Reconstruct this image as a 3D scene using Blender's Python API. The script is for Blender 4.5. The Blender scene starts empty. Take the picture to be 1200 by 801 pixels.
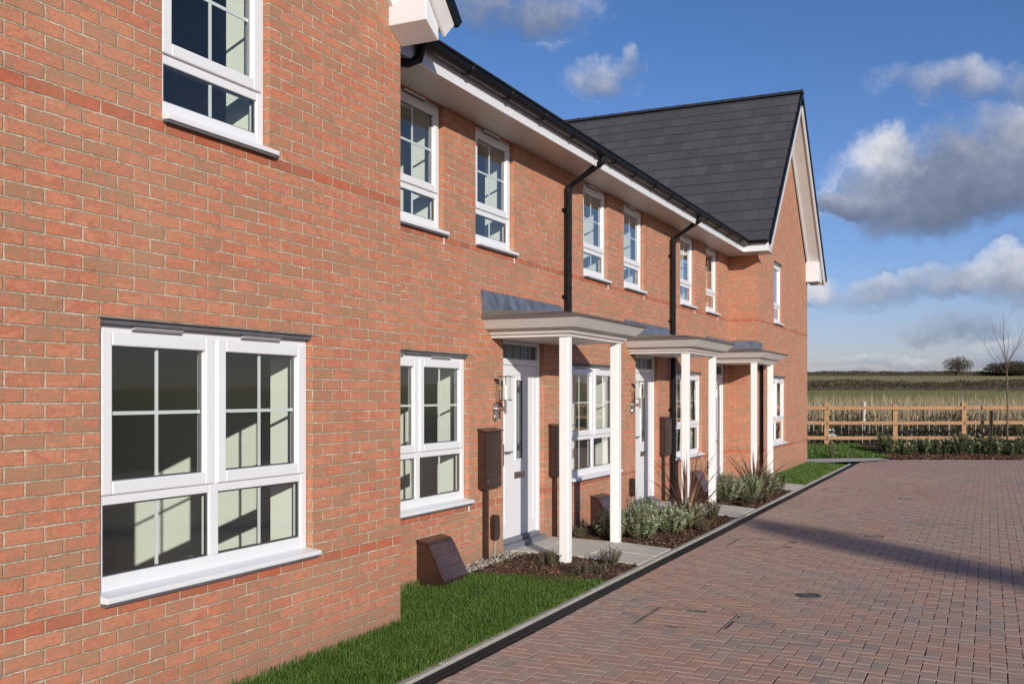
import bpy, bmesh, math, random
from mathutils import Vector, Matrix
random.seed(7)
sc = bpy.context.scene
COL = sc.collection
TH = 0.4468                       # heading of the camera, left of the street axis
CAMZ = 1.766
LR, LG = 4.74, 4.1665             # street-to-wall distances: recessed terrace wall, gable wall
SC = 6.672                        # where the near gable ends
FW = Vector((-math.sin(TH), math.cos(TH), 0)); RT = Vector((math.cos(TH), math.sin(TH), 0))

# ------------------------------------------------------------------ node helpers
def new_mat(name):
    m = bpy.data.materials.new(name); m.use_nodes = True
    nt = m.node_tree; b = nt.nodes['Principled BSDF']
    return m, nt, b
class N:
    def __init__(s, nt): s.nt = nt
    def __call__(s, typ, ins=None, **kw):
        n = s.nt.nodes.new(typ)
        for k, v in kw.items(): setattr(n, k, v)
        for k, v in (ins or {}).items(): s.set(n.inputs[k], v)
        return n
    def set(s, sock, v):
        if isinstance(v, bpy.types.NodeSocket): s.nt.links.new(v, sock)
        else: sock.default_value = v
    def m(s, op, a, b=None, c=None, clamp=False):
        n = s.nt.nodes.new('ShaderNodeMath'); n.operation = op; n.use_clamp = clamp
        for i, v in enumerate((a, b, c)):
            if v is not None: s.set(n.inputs[i], v)
        return n.outputs[0]
    def mix(s, fac, a, b, mode='MIX'):
        n = s.nt.nodes.new('ShaderNodeMix'); n.data_type = 'RGBA'; n.blend_type = mode
        s.set(n.inputs[0], fac)
        for i, v in ((6, a), (7, b)):
            if isinstance(v, (tuple, list)): v = (*v[:3], 1)
            s.set(n.inputs[i], v)
        return n.outputs[2]
    def ramp(s, fac, stops, interp='LINEAR'):
        n = s.nt.nodes.new('ShaderNodeValToRGB'); s.set(n.inputs[0], fac)
        cr = n.color_ramp; cr.interpolation = interp
        while len(cr.elements) < len(stops): cr.elements.new(0.5)
        for e, (p, c) in zip(cr.elements, stops):
            e.position = p; e.color = (*c, 1) if len(c) == 3 else c
        return n.outputs[0]
    def noise(s, vec, scale, detail=4, rough=.55, dist=0):
        n = s('ShaderNodeTexNoise', {'Scale': scale, 'Detail': detail, 'Roughness': rough, 'Distortion': dist})
        if vec is not None: s.nt.links.new(vec, n.inputs['Vector'])
        return n
    def mapr(s, v, a, b, c, d, clamp=True):
        n = s('ShaderNodeMapRange', {'Value': v, 'From Min': a, 'From Max': b, 'To Min': c, 'To Max': d}); n.clamp = clamp
        return n.outputs[0]
    def bump(s, h, strength, dist, b):
        n = s('ShaderNodeBump', {'Strength': strength, 'Distance': dist, 'Height': h})
        s.nt.links.new(n.outputs[0], b.inputs['Normal'])
        return n

def simple(name, col, rough=.5, var=.12, scale=6, metal=0, spec=.5, bump=0, bscale=60, dirt=None):
    m, nt, b = new_mat(name); n = N(nt)
    tc = n('ShaderNodeTexCoord'); pos = n('ShaderNodeNewGeometry').outputs['Position']
    nz = n.noise(pos, scale, 6, .6)
    lo = tuple(c*(1-var) for c in col); hi = tuple(min(1, c*(1+var)) for c in col)
    c = n.ramp(nz.outputs[0], [(.3, lo), (.7, hi)])
    if dirt:
        nz2 = n.noise(pos, scale*5, 5, .7)
        c = n.mix(n.mapr(nz2.outputs[0], .52, .8, 0, .6), c, dirt)
    nt.links.new(c, b.inputs['Base Color'])
    nz3 = n.noise(pos, scale*3, 4)
    nt.links.new(n.mapr(nz3.outputs[0], .3, .7, max(0, rough-(.08 if var > .03 else .01)), min(1, rough+(.1 if var > .03 else .01))), b.inputs['Roughness'])
    b.inputs['Metallic'].default_value = metal; b.inputs['Specular IOR Level'].default_value = spec
    if bump: n.bump(n.noise(pos, bscale, 5, .6).outputs[0], bump, .01, b)
    return m

def attr_mat(name, stops, rough=.6, trans=0, var=True, spec=.3, bump=0):
    m, nt, b = new_mat(name); n = N(nt)
    a = n('ShaderNodeAttribute', attribute_name='rnd')
    c = n.ramp(a.outputs['Fac'], stops)
    if var:
        pos = n('ShaderNodeNewGeometry').outputs['Position']
        nz = n.noise(pos, 3, 4); c = n.mix(n.mapr(nz.outputs[0], .35, .7, .0, .35), c, tuple(x*.45 for x in stops[0][1]))
    nt.links.new(c, b.inputs['Base Color']); b.inputs['Roughness'].default_value = rough
    b.inputs['Specular IOR Level'].default_value = spec
    if trans:
        tr = n('ShaderNodeBsdfTranslucent'); nt.links.new(c, tr.inputs[0])
        mx = n('ShaderNodeMixShader', {0: trans}); nt.links.new(b.outputs[0], mx.inputs[1]); nt.links.new(tr.outputs[0], mx.inputs[2])
        nt.links.new(mx.outputs[0], nt.nodes['Material Output'].inputs[0])
    return m

# ------------------------------------------------------------------ materials
def mat_brick():
    m, nt, b = new_mat('facing_brick'); n = N(nt)
    uv = n('ShaderNodeUVMap').outputs[0]
    pos = n('ShaderNodeNewGeometry').outputs['Position']
    w1 = n.noise(pos, 30, 4, .7); w2 = n.noise(pos, 5, 2)
    def warp(vec, nz, amt):
        s = n('ShaderNodeVectorMath', operation='SUBTRACT'); nt.links.new(nz.outputs['Color'], s.inputs[0]); s.inputs[1].default_value = (.5, .5, .5)
        k = n('ShaderNodeVectorMath', operation='SCALE'); nt.links.new(s.outputs[0], k.inputs[0]); k.inputs['Scale'].default_value = amt
        a = n('ShaderNodeVectorMath', operation='ADD'); nt.links.new(vec, a.inputs[0]); nt.links.new(k.outputs[0], a.inputs[1]); return a.outputs[0]
    v = warp(warp(uv, w1, .014), w2, .008)
    br = n('ShaderNodeTexBrick', {'Color1': (0, 0, 0, 1), 'Color2': (1, 1, 1, 1), 'Mortar': (.5, .5, .5, 1), 'Scale': 1.0, 'Mortar Size': .0064,
                                 'Mortar Smooth': .45, 'Bias': 0, 'Brick Width': .225, 'Row Height': .075}, offset=.5, offset_frequency=2)
    nt.links.new(v, br.inputs['Vector'])
    sepb = n('ShaderNodeSeparateColor'); nt.links.new(br.outputs[0], sepb.inputs[0])
    rnd = sepb.outputs[0]
    mw = n('ShaderNodeMapping', {'Scale': (1, 2.0, 1)}); nt.links.new(uv, mw.inputs[0])
    wa = n.noise(mw.outputs[0], 9, 5, .68, .4)
    rv_ = n.m('ADD', n.m('MULTIPLY', rnd, .62), n.m('MULTIPLY', n.mapr(wa.outputs[0], .30, .70, 0, 1), .38), clamp=True)
    c = n.ramp(rv_, [(0, (.47, .142, .076)), (.18, (.55, .20, .115)), (.30, (.42, .146, .090)), (.42, (.56, .225, .132)), (.54, (.47, .186, .110)),
                     (.64, (.40, .19, .115)), (.73, (.33, .19, .115)), (.82, (.48, .178, .108)), (1, (.45, .155, .10))])
    # mottling: drag marks and patches within the brick
    st = n('ShaderNodeMapping', {'Scale': (1, 2.6, 1)}); nt.links.new(uv, st.inputs[0])
    m1 = n.noise(st.outputs[0], 16, 5, .65); m2 = n.noise(pos, 90, 4, .7); m3 = n.noise(pos, .9, 3)
    m4 = n.noise(pos, 7, 4, .65)
    c = n.mix(n.mapr(m4.outputs[0], .48, .68, 0, .5), c, (.35, .20, .115))
    c = n.mix(n.mapr(m1.outputs[0], .47, .66, 0, .5), c, (.31, .185, .11))
    c = n.mix(n.mapr(m1.outputs[0], .30, .42, .38, 0), c, (.52, .155, .09))
    c = n.mix(n.mapr(m2.outputs[0], .58, .75, 0, .30), c, (.52, .36, .24))
    m5 = n.noise(st.outputs[0], 42, 4, .7); c = n.mix(n.mapr(m5.outputs[0], .34, .46, .5, 0), c, (.22, .085, .05)); c = n.mix(n.mapr(m5.outputs[0], .56, .7, 0, .4), c, (.56, .235, .135))
    c = n.mix(n.mapr(m2.outputs[0], .25, .42, .45, 0), c, (.20, .07, .045))
    sx = n('ShaderNodeSeparateXYZ'); nt.links.new(uv, sx.inputs[0]); z = sx.outputs[1]
    # the two dark red courses at sill level
    def band(a, bb): return n.m('MULTIPLY', n.m('GREATER_THAN', z, a), n.m('LESS_THAN', z, bb))
    bd = n.m('ADD', band(.602, .673), band(3.227, 3.298), clamp=True)
    red = n.ramp(rnd, [(0, (.33, .06, .025)), (.35, (.46, .095, .04)), (.6, (.27, .06, .038)), (.85, (.50, .12, .05)), (1, (.36, .075, .03))])
    red = n.mix(n.mapr(m1.outputs[0], .45, .7, 0, .5), red, (.22, .06, .05))
    c = n.mix(n.m('MULTIPLY', bd, .6), c, red)
    mort = n.ramp(n.m('ADD', n.m('MULTIPLY', n.noise(pos, 40, 4, .7).outputs[0], .5), n.m('MULTIPLY', n.noise(pos, 6, 3).outputs[0], .5)), [(.36, (.25, .20, .135)), (.5, (.41, .34, .24)), (.64, (.62, .54, .42))])
    c = n.mix(br.outputs['Fac'], c, mort)
    # weathering: paler lime bloom in drifts, grime near the ground
    c = n.mix(n.mapr(m3.outputs[0], .5, .72, 0, .16), c, (.50, .34, .22))
    sp_ = n.noise(pos, 14, 5, .75); c = n.mix(n.mapr(sp_.outputs[0], .66, .74, 0, .5), c, (.62, .55, .48))
    g1 = n.noise(pos, 6, 4)
    gr = n.m('MULTIPLY', n.mapr(z, -.02, .30, 1, 0), n.mapr(g1.outputs[0], .3, .6, .2, .85))
    c = n.mix(gr, c, (.26, .17, .115))
    nt.links.new(c, b.inputs['Base Color'])
    b.inputs['Roughness'].default_value = .88; b.inputs['Specular IOR Level'].default_value = .25
    h = n.m('ADD', n.m('MULTIPLY', br.outputs['Fac'], -1.0), n.m('MULTIPLY', n.m('ADD', m1.outputs[0], m2.outputs[0]), .42))
    n.bump(h, .9, .009, b)
    return m

def mat_glass(name='window_glass', boost=2.5):
    m, nt, b = new_mat(name); n = N(nt); nt.nodes.remove(b)
    ge = n('ShaderNodeNewGeometry'); pos = ge.outputs['Position']
    dt = n('ShaderNodeVectorMath', operation='DOT_PRODUCT'); nt.links.new(ge.outputs['Normal'], dt.inputs[0]); nt.links.new(ge.outputs['Incoming'], dt.inputs[1])
    sch = n.m('ADD', .04, n.m('MULTIPLY', n.m('POWER', n.m('SUBTRACT', 1.0, n.m('ABSOLUTE', dt.outputs['Value'])), 5.0), .96))
    bp = n('ShaderNodeBump', {'Strength': .035, 'Distance': .05}); nt.links.new(n.noise(pos, 1.7, 1).outputs[0], bp.inputs['Height'])
    tr = n('ShaderNodeBsdfTransparent', {'Color': (.93, .975, .94, 1)})
    gl = n('ShaderNodeBsdfGlossy', {'Color': (1, 1, 1, 1), 'Roughness': 0.0}); nt.links.new(bp.outputs[0], gl.inputs['Normal'])
    f = n.m('MULTIPLY', sch, boost, clamp=True)
    mx = n('ShaderNodeMixShader'); nt.links.new(f, mx.inputs[0]); nt.links.new(tr.outputs[0], mx.inputs[1]); nt.links.new(gl.outputs[0], mx.inputs[2])
    nt.links.new(mx.outputs[0], nt.nodes['Material Output'].inputs[0])
    return m

def mat_slate():
    m, nt, b = new_mat('grey_roof_tile'); n = N(nt)
    uv = n('ShaderNodeUVMap').outputs[0]; pos = n('ShaderNodeNewGeometry').outputs['Position']
    br = n('ShaderNodeTexBrick', {'Color1': (0, 0, 0, 1), 'Color2': (1, 1, 1, 1), 'Mortar': (0, 0, 0, 1), 'Scale': 1.0, 'Mortar Size': .0035,
                                 'Mortar Smooth': .3, 'Brick Width': .30, 'Row Height': .345}, offset=.5, offset_frequency=2)
    nt.links.new(uv, br.inputs['Vector'])
    sepb = n('ShaderNodeSeparateColor'); nt.links.new(br.outputs[0], sepb.inputs[0])
    c = n.ramp(sepb.outputs[0], [(0, (.054, .053, .056)), (.5, (.062, .061, .063)), (1, (.074, .071, .073))])
    nz = n.noise(pos, 2.5, 5); c = n.mix(n.mapr(nz.outputs[0], .45, .7, 0, .2), c, (.075, .073, .075))
    c = n.mix(br.outputs['Fac'], c, (.022, .022, .025))
    nt.links.new(c, b.inputs['Base Color']); b.inputs['Roughness'].default_value = .62
    n.bump(n.m('ADD', n.m('MULTIPLY', br.outputs['Fac'], -1), n.m('MULTIPLY', n.noise(pos, 50, 4).outputs[0], .3)), .5, .005, b)
    return m

def mat_paver():
    m, nt, b = new_mat('block_paver'); n = N(nt)
    a = n('ShaderNodeAttribute', attribute_name='rnd'); pos = n('ShaderNodeNewGeometry').outputs['Position']
    c = n.ramp(a.outputs['Fac'], [(0, (.43, .25, .175)), (.22, (.48, .295, .215)), (.38, (.41, .27, .20)), (.52, (.52, .305, .21)), (.66, (.39, .28, .22)),
                                  (.78, (.46, .335, .255)), (.88, (.34, .265, .225)), (1, (.275, .23, .20))])
    n1 = n.noise(pos, 9, 4, .6); n2 = n.noise(pos, 140, 4, .7); n3 = n.noise(pos, .55, 3)
    c = n.mix(n.mapr(n1.outputs[0], .42, .66, 0, .42), c, (.31, .235, .19))
    c = n.mix(n.mapr(n1.outputs[0], .28, .42, .35, 0), c, (.40, .20, .13))
    c = n.mix(n.mapr(n2.outputs[0], .35, .65, .18, 0), c, (.14, .11, .10))
    c = n.mix(n.mapr(n3.outputs[0], .4, .68, 0, .42), c, (.36, .29, .25))
    nt.links.new(c, b.inputs['Base Color']); b.inputs['Roughness'].default_value = .8; b.inputs['Specular IOR Level'].default_value = .35
    n.bump(n2.outputs[0], .5, .003, b)
    return m

def mat_ground(name, stops, scale=8, bump=.4, rough=.95, scale2=60):
    m, nt, b = new_mat(name); n = N(nt); pos = n('ShaderNodeNewGeometry').outputs['Position']
    a = n.noise(pos, scale, 6, .65); d = n.noise(pos, scale2, 4, .6)
    c = n.ramp(n.m('ADD', n.m('MULTIPLY', a.outputs[0], .6), n.m('MULTIPLY', d.outputs[0], .4)), stops)
    nt.links.new(c, b.inputs['Base Color']); b.inputs['Roughness'].default_value = rough; b.inputs['Specular IOR Level'].default_value = .2
    n.bump(d.outputs[0], bump, .02, b)
    return m

def mat_wood(name, cols):
    m, nt, b = new_mat(name); n = N(nt)
    tc = n('ShaderNodeTexCoord'); mp = n('ShaderNodeMapping', {'Scale': (2, 2, 14)}); nt.links.new(tc.outputs['Object'], mp.inputs[0])
    nz = n.noise(mp.outputs[0], 3, 6, .65, .6); c = n.ramp(nz.outputs[0], [(.3, cols[0]), (.5, cols[1]), (.72, cols[2])])
    a = n('ShaderNodeAttribute', attribute_name='rnd'); 
    nt.links.new(c, b.inputs['Base Color']); b.inputs['Roughness'].default_value = .75; n.bump(nz.outputs[0], .3, .01, b)
    return m

M = {}
M['brick'] = mat_brick(); M['glass'] = mat_glass(); M['slate'] = mat_slate(); M['paver'] = mat_paver()
M['pvc'] = simple('white_upvc', (.68, .69, .705), .32, .012, 3)
M['post'] = simple('white_painted_timber', (.745, .74, .725), .45, .02, 5)
M['cream'] = simple('off_white_gloss', (.60, .575, .55), .45, .05, 4)
M['soffit'] = simple('soffit_board', (.50, .465, .44), .4, .06, 2)
M['black'] = simple('black_upvc', (.006, .006, .0065), .38, .1, 4, spec=.22)
M['brown'] = simple('brown_plastic', (.036, .017, .0125), .24, .12, 6)
M['brownlid'] = simple('brown_lid_plastic', (.050, .026, .026), .22, .12, 6)
M['lead'] = simple('lead_sheet', (.115, .135, .175), .5, .45, 7, metal=.15, bump=.25, bscale=9, dirt=(.26, .27, .29))
M['felt'] = simple('porch_roof_sheet', (.10, .085, .078), .6, .1, 6)
M['steel'] = simple('brushed_steel', (.62, .60, .58), .25, .06, 8, metal=1)
M['darksteel'] = simple('dark_steel', (.22, .21, .205), .35, .06, 8, metal=1)
M['lampglass'] = mat_glass('lamp_glass', .4)
M['lampcore'] = simple('frosted_lamp_tube', (.75, .75, .74), .4, .03)
M['wallpaint'] = simple('room_wall_paint', (.76, .78, .73), .8, .03, 2)
M['carpet'] = simple('room_carpet', (.22, .19, .16), .95, .1, 8)
M['darkglass'] = simple('leaded_obscure_glass', (.05, .055, .055), .12, .4, 16, bump=.3, bscale=40)
M['strip'] = simple('obscure_strip_glass', (.30, .34, .31), .15, .15, 20, bump=.2, bscale=60)
M['lead_came'] = simple('lead_came', (.03, .03, .032), .5, .1)
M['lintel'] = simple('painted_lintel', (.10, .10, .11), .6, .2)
M['concrete'] = simple('concrete_flag', (.50, .46, .40), .9, .12, 4, bump=.25, bscale=120, dirt=(.24, .22, .19))
M['edging'] = simple('concrete_edging', (.34, .315, .28), .9, .12, 8, bump=.3, bscale=90, dirt=(.2, .18, .15))
M['channel'] = simple('black_drain_channel', (.012, .012, .0125), .6, .2, 12, spec=.25)
M['coverframe'] = simple('brown_cover_frame', (.17, .125, .105), .7, .2, 12)
M['iron'] = simple('cast_iron', (.06, .057, .055), .55, .25, 14, bump=.4, bscale=120)
M['threshold'] = simple('grey_threshold', (.16, .165, .19), .4, .1)
M['sand'] = mat_ground('jointing_sand', [(.3, (.09, .07, .06)), (.7, (.16, .13, .11))], 20)
M['soil'] = mat_ground('bark_soil', [(.3, (.020, .010, .007)), (.55, (.055, .027, .018)), (.75, (.11, .06, .04))], 14, 1.0)
M['turf'] = mat_ground('turf_ground', [(.3, (.025, .05, .010)), (.7, (.055, .10, .018))], 6, .6)
M['field'] = mat_ground('green_field', [(.35, (.175, .18, .055)), (.55, (.23, .215, .07)), (.7, (.30, .25, .10))], .05, .3, .95, .6)
M['field2'] = mat_ground('stubble_field', [(.35, (.28, .215, .085)), (.55, (.34, .255, .11)), (.7, (.23, .20, .075))], .03, .3, .95, .4)
M['rough'] = mat_ground('rough_grass_ground', [(.3, (.05, .045, .025)), (.7, (.13, .11, .055))], 1.2, .8)
M['blade'] = attr_mat('grass_blade', [(0, (.045, .100, .013)), (.5, (.085, .185, .022)), (.82, (.14, .24, .038)), (.94, (.22, .25, .07)), (1, (.32, .28, .12))], .5, .3, spec=.35)
M['straw'] = attr_mat('dry_reed', [(0, (.22, .16, .09)), (.4, (.42, .32, .19)), (.75, (.58, .46, .29)), (1, (.68, .58, .40))], .7, .25)
M['bramble'] = attr_mat('bramble', [(0, (.03, .022, .016)), (.5, (.07, .05, .032)), (.8, (.035, .055, .018)), (1, (.12, .11, .05))], .7, .1)
M['chips'] = attr_mat('bark_chip', [(0, (.035, .015, .010)), (.5, (.085, .038, .022)), (.85, (.15, .075, .045)), (1, (.30, .19, .12))], .8)
M['gravel'] = attr_mat('pale_gravel', [(0, (.28, .24, .19)), (.5, (.45, .41, .35)), (1, (.65, .61, .55))], .8)
M['hebe'] = attr_mat('silver_leaf', [(0, (.08, .125, .045)), (.4, (.22, .295, .13)), (.75, (.45, .52, .31)), (1, (.64, .66, .48))], .55, .25)
M['stemgreen'] = simple('shrub_stem', (.09, .07, .04), .8, .2)
M['phorm'] = attr_mat('bronze_sword_leaf', [(0, (.07, .032, .026)), (.5, (.15, .068, .05)), (.8, (.22, .11, .08)), (1, (.42, .29, .18))], .4, .15, spec=.5)
M['heather'] = attr_mat('dull_heather', [(0, (.05, .05, .025)), (.5, (.10, .085, .05)), (1, (.20, .17, .11))], .8, .1)
M['laurel'] = attr_mat('dark_glossy_leaf', [(0, (.025, .045, .014)), (.5, (.06, .095, .028)), (.78, (.11, .15, .045)), (.88, (.36, .34, .22)), (1, (.50, .44, .30))], .4, .15, spec=.5)
M['hedge'] = attr_mat('winter_hedge_twig', [(0, (.035, .028, .018)), (.5, (.075, .06, .035)), (1, (.13, .105, .06))], .9, .1)
M['hedgecore'] = simple('hedge_heart', (.045, .038, .026), .95, .4, .8)
M['hedgefar'] = attr_mat('far_hedge_twig', [(0, (.030, .028, .022)), (.5, (.06, .055, .038)), (1, (.10, .085, .055))], .9)
M['bark'] = simple('tree_bark', (.10, .075, .05), .85, .25, 12, bump=.4)
M['wood'] = mat_wood('fence_timber', ((.20, .105, .045), (.30, .165, .075), (.40, .235, .12)))
M['greywood'] = mat_wood('weathered_timber', ((.10, .085, .07), (.19, .165, .135), (.28, .25, .21)))
M['palewood'] = mat_wood('pale_timber', ((.38, .34, .28), (.48, .44, .38), (.58, .54, .48)))

# ------------------------------------------------------------------ mesh helpers
def W(S, L, z): return Vector((-L, S, z))
class MB:
    def __init__(s): s.v = []; s.f = []; s.uv = []; s.r = []; s.hasuv = False
    def face(s, pts, uv=None, r=None):
        i = len(s.v); s.v.extend([tuple(p) for p in pts]); s.f.append(tuple(range(i, i+len(pts))))
        s.uv.append(uv); s.r.append(r if r is not None else 0.5)
        if uv: s.hasuv = True
    def hexa(s, P, r=None):     # 8 points: bottom ring 0-3, top ring 4-7
        i = len(s.v); s.v.extend([tuple(p) for p in P])
        for q in ((0,3,2,1),(4,5,6,7),(0,1,5,4),(1,2,6,5),(2,3,7,6),(3,0,4,7)):
            s.f.append(tuple(i+k for k in q)); s.uv.append(None); s.r.append(r if r is not None else .5)
    def box(s, S0, S1, L0, L1, z0, z1, r=None):   # in street coordinates
        s.hexa([W(S0,L0,z0), W(S0,L1,z0), W(S1,L1,z0), W(S1,L0,z0), W(S0,L0,z1), W(S0,L1,z1), W(S1,L1,z1), W(S1,L0,z1)], r)
    def obox(s, c, ax, ay, az, r=None):           # oriented box, half-axis vectors
        P = [c-ax-ay-az, c+ax-ay-az, c+ax+ay-az, c-ax+ay-az, c-ax-ay+az, c+ax-ay+az, c+ax+ay+az, c-ax+ay+az]
        s.hexa(P, r)
    def tube(s, pts, rad, n=8, r=None, caps=True):
        rings = []; pts = [Vector(p) for p in pts]
        rads = rad if isinstance(rad, (list, tuple)) else [rad]*len(pts)
        ref = None
        for k, p in enumerate(pts):
            d = (pts[min(k+1, len(pts)-1)] - pts[max(k-1, 0)]).normalized()
            if ref is None: ref = Vector((0,0,1)) if abs(d.z) < .9 else Vector((1,0,0))
            u = d.cross(ref).normalized(); w = u.cross(d).normalized(); ref = w
            i = len(s.v)
            for a in range(n):
                t = 2*math.pi*a/n; s.v.append(tuple(p + (u*math.cos(t) + w*math.sin(t))*rads[k]))
            rings.append(i)
        for a, b in zip(rings, rings[1:]):
            for k in range(n):
                s.f.append((a+k, a+(k+1) % n, b+(k+1) % n, b+k)); s.uv.append(None); s.r.append(r if r is not None else .5)
        if caps:
            s.f.append(tuple(rings[0]+k for k in reversed(range(n)))); s.uv.append(None); s.r.append(.5)
            s.f.append(tuple(rings[-1]+k for k in range(n))); s.uv.append(None); s.r.append(.5)
    def lathe(s, c, prof, n=20):                  # around z
        rings = []
        for (rr, z) in prof:
            i = len(s.v); rings.append(i)
            for a in range(n):
                t = 2*math.pi*a/n; s.v.append((c[0]+rr*math.cos(t), c[1]+rr*math.sin(t), c[2]+z))
        for a, b in zip(rings, rings[1:]):
            for k in range(n):
                s.f.append((a+k, a+(k+1) % n, b+(k+1) % n, b+k)); s.uv.append(None); s.r.append(.5)
        s.f.append(tuple(rings[0]+k for k in reversed(range(n)))); s.uv.append(None); s.r.append(.5)
        s.f.append(tuple(rings[-1]+k for k in range(n))); s.uv.append(None); s.r.append(.5)
    def build(s, name, mat, parent=None, bevel=0, smooth=False, fixn=False, rnd=False, origin=None):
        me = bpy.data.meshes.new(name)
        o = bpy.data.objects.new(name, me); COL.objects.link(o)
        base = Vector((0,0,0))
        if parent is not None: base = Vector(parent['_o']) if '_o' in parent else Vector(parent.matrix_world.translation)
        og = Vector(origin) if origin is not None else base
        me.from_pydata([(v[0]-og.x, v[1]-og.y, v[2]-og.z) for v in s.v], [], s.f)
        o.location = og - base
        o['_o'] = tuple(og)
        if parent is not None: o.parent = parent
        if s.hasuv:
            ul = me.uv_layers.new(name='UVMap'); k = 0; buf = []
            for f, u in zip(s.f, s.uv):
                for j in range(len(f)): buf.extend(u[j] if u else (0, 0))
            ul.data.foreach_set('uv', buf)
        if rnd:
            at = me.attributes.new('rnd', 'FLOAT', 'FACE'); at.data.foreach_set('value', s.r)
        me.materials.append(mat)
        if fixn:
            bm = bmesh.new(); bm.from_mesh(me); bmesh.ops.recalc_face_normals(bm, faces=bm.faces); bm.to_mesh(me); bm.free()
        if smooth: me.polygons.foreach_set('use_smooth', [True]*len(me.polygons))
        if bevel:
            md = o.modifiers.new('bevel', 'BEVEL'); md.width = bevel; md.segments = 2; md.limit_method = 'ANGLE'; md.angle_limit = math.radians(40)
        return o
def thing(name, label, cat, loc, group=None):
    o = bpy.data.objects.new(name, None); COL.objects.link(o); o.location = loc; o['_o'] = tuple(loc); o.empty_display_size = .2
    return tag(o, label, cat, group)
def tag(o, label, cat, group=None):
    o['label'] = label; o['category'] = cat
    if group: o['group'] = group
    return o
def structure(o): o['kind'] = 'structure'; return o
def stuff(o, label, cat): o['kind'] = 'stuff'; o['label'] = label; o['category'] = cat; return o

# ------------------------------------------------------------------ houses
SUND = Vector((-1.0, 1.02, -.418)).normalized()
def wall_L(mb, L, S0, S1, z0, z1, ops, depth=.11, apex=None):
    """brick wall parallel to the street at distance L with openings (S0,S1,z0,z1)"""
    xs = sorted({S0, S1, *[o[0] for o in ops], *[o[1] for o in ops]}); zs = sorted({z0, z1, *[o[2] for o in ops], *[o[3] for o in ops]})
    uvf = lambda S, z: (S-SC, z)
    for a, b in zip(xs, xs[1:]):
        for c, d in zip(zs, zs[1:]):
            cx, cz = (a+b)/2, (c+d)/2
            if any(o[0] < cx < o[1] and o[2] < cz < o[3] for o in ops): continue
            mb.face([W(a,L,c), W(b,L,c), W(b,L,d), W(a,L,d)], [uvf(a,c), uvf(b,c), uvf(b,d), uvf(a,d)])
    for (a, b, c, d) in ops:
        D = L+depth
        mb.face([W(b,L,c), W(b,D,c), W(b,D,d), W(b,L,d)], [(b-SC,c), (b-SC+depth,c), (b-SC+depth,d), (b-SC,d)])
        mb.face([W(a,D,c), W(a,L,c), W(a,L,d), W(a,D,d)], [(a-SC-depth,c), (a-SC,c), (a-SC,d), (a-SC-depth,d)])
        mb.face([W(a,L,d), W(b,L,d), W(b,D,d), W(a,D,d)], [(a-SC,d-.03), (b-SC,d-.03), (b-SC,d), (a-SC,d)])
        mb.face([W(a,D,c), W(b,D,c), W(b,L,c), W(a,L,c)], [(a-SC,c-.03), (b-SC,c-.03), (b-SC,c), (a-SC,c)])
    if apex:
        mb.face([W(S0,L,z1), W(S1,L,z1), W(apex[0],L,apex[1])], [uvf(S0,z1), uvf(S1,z1), uvf(*apex)])
def wall_S(mb, S, L0, L1, z0, z1, u0=0, flip=False):
    p = [W(S,L0,z0), W(S,L1,z0), W(S,L1,z1), W(S,L0,z1)]; u = [(u0,z0), (u0+(L1-L0),z0), (u0+(L1-L0),z1), (u0,z1)]
    mb.face(p[::-1] if flip else p, u[::-1] if flip else u)

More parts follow.
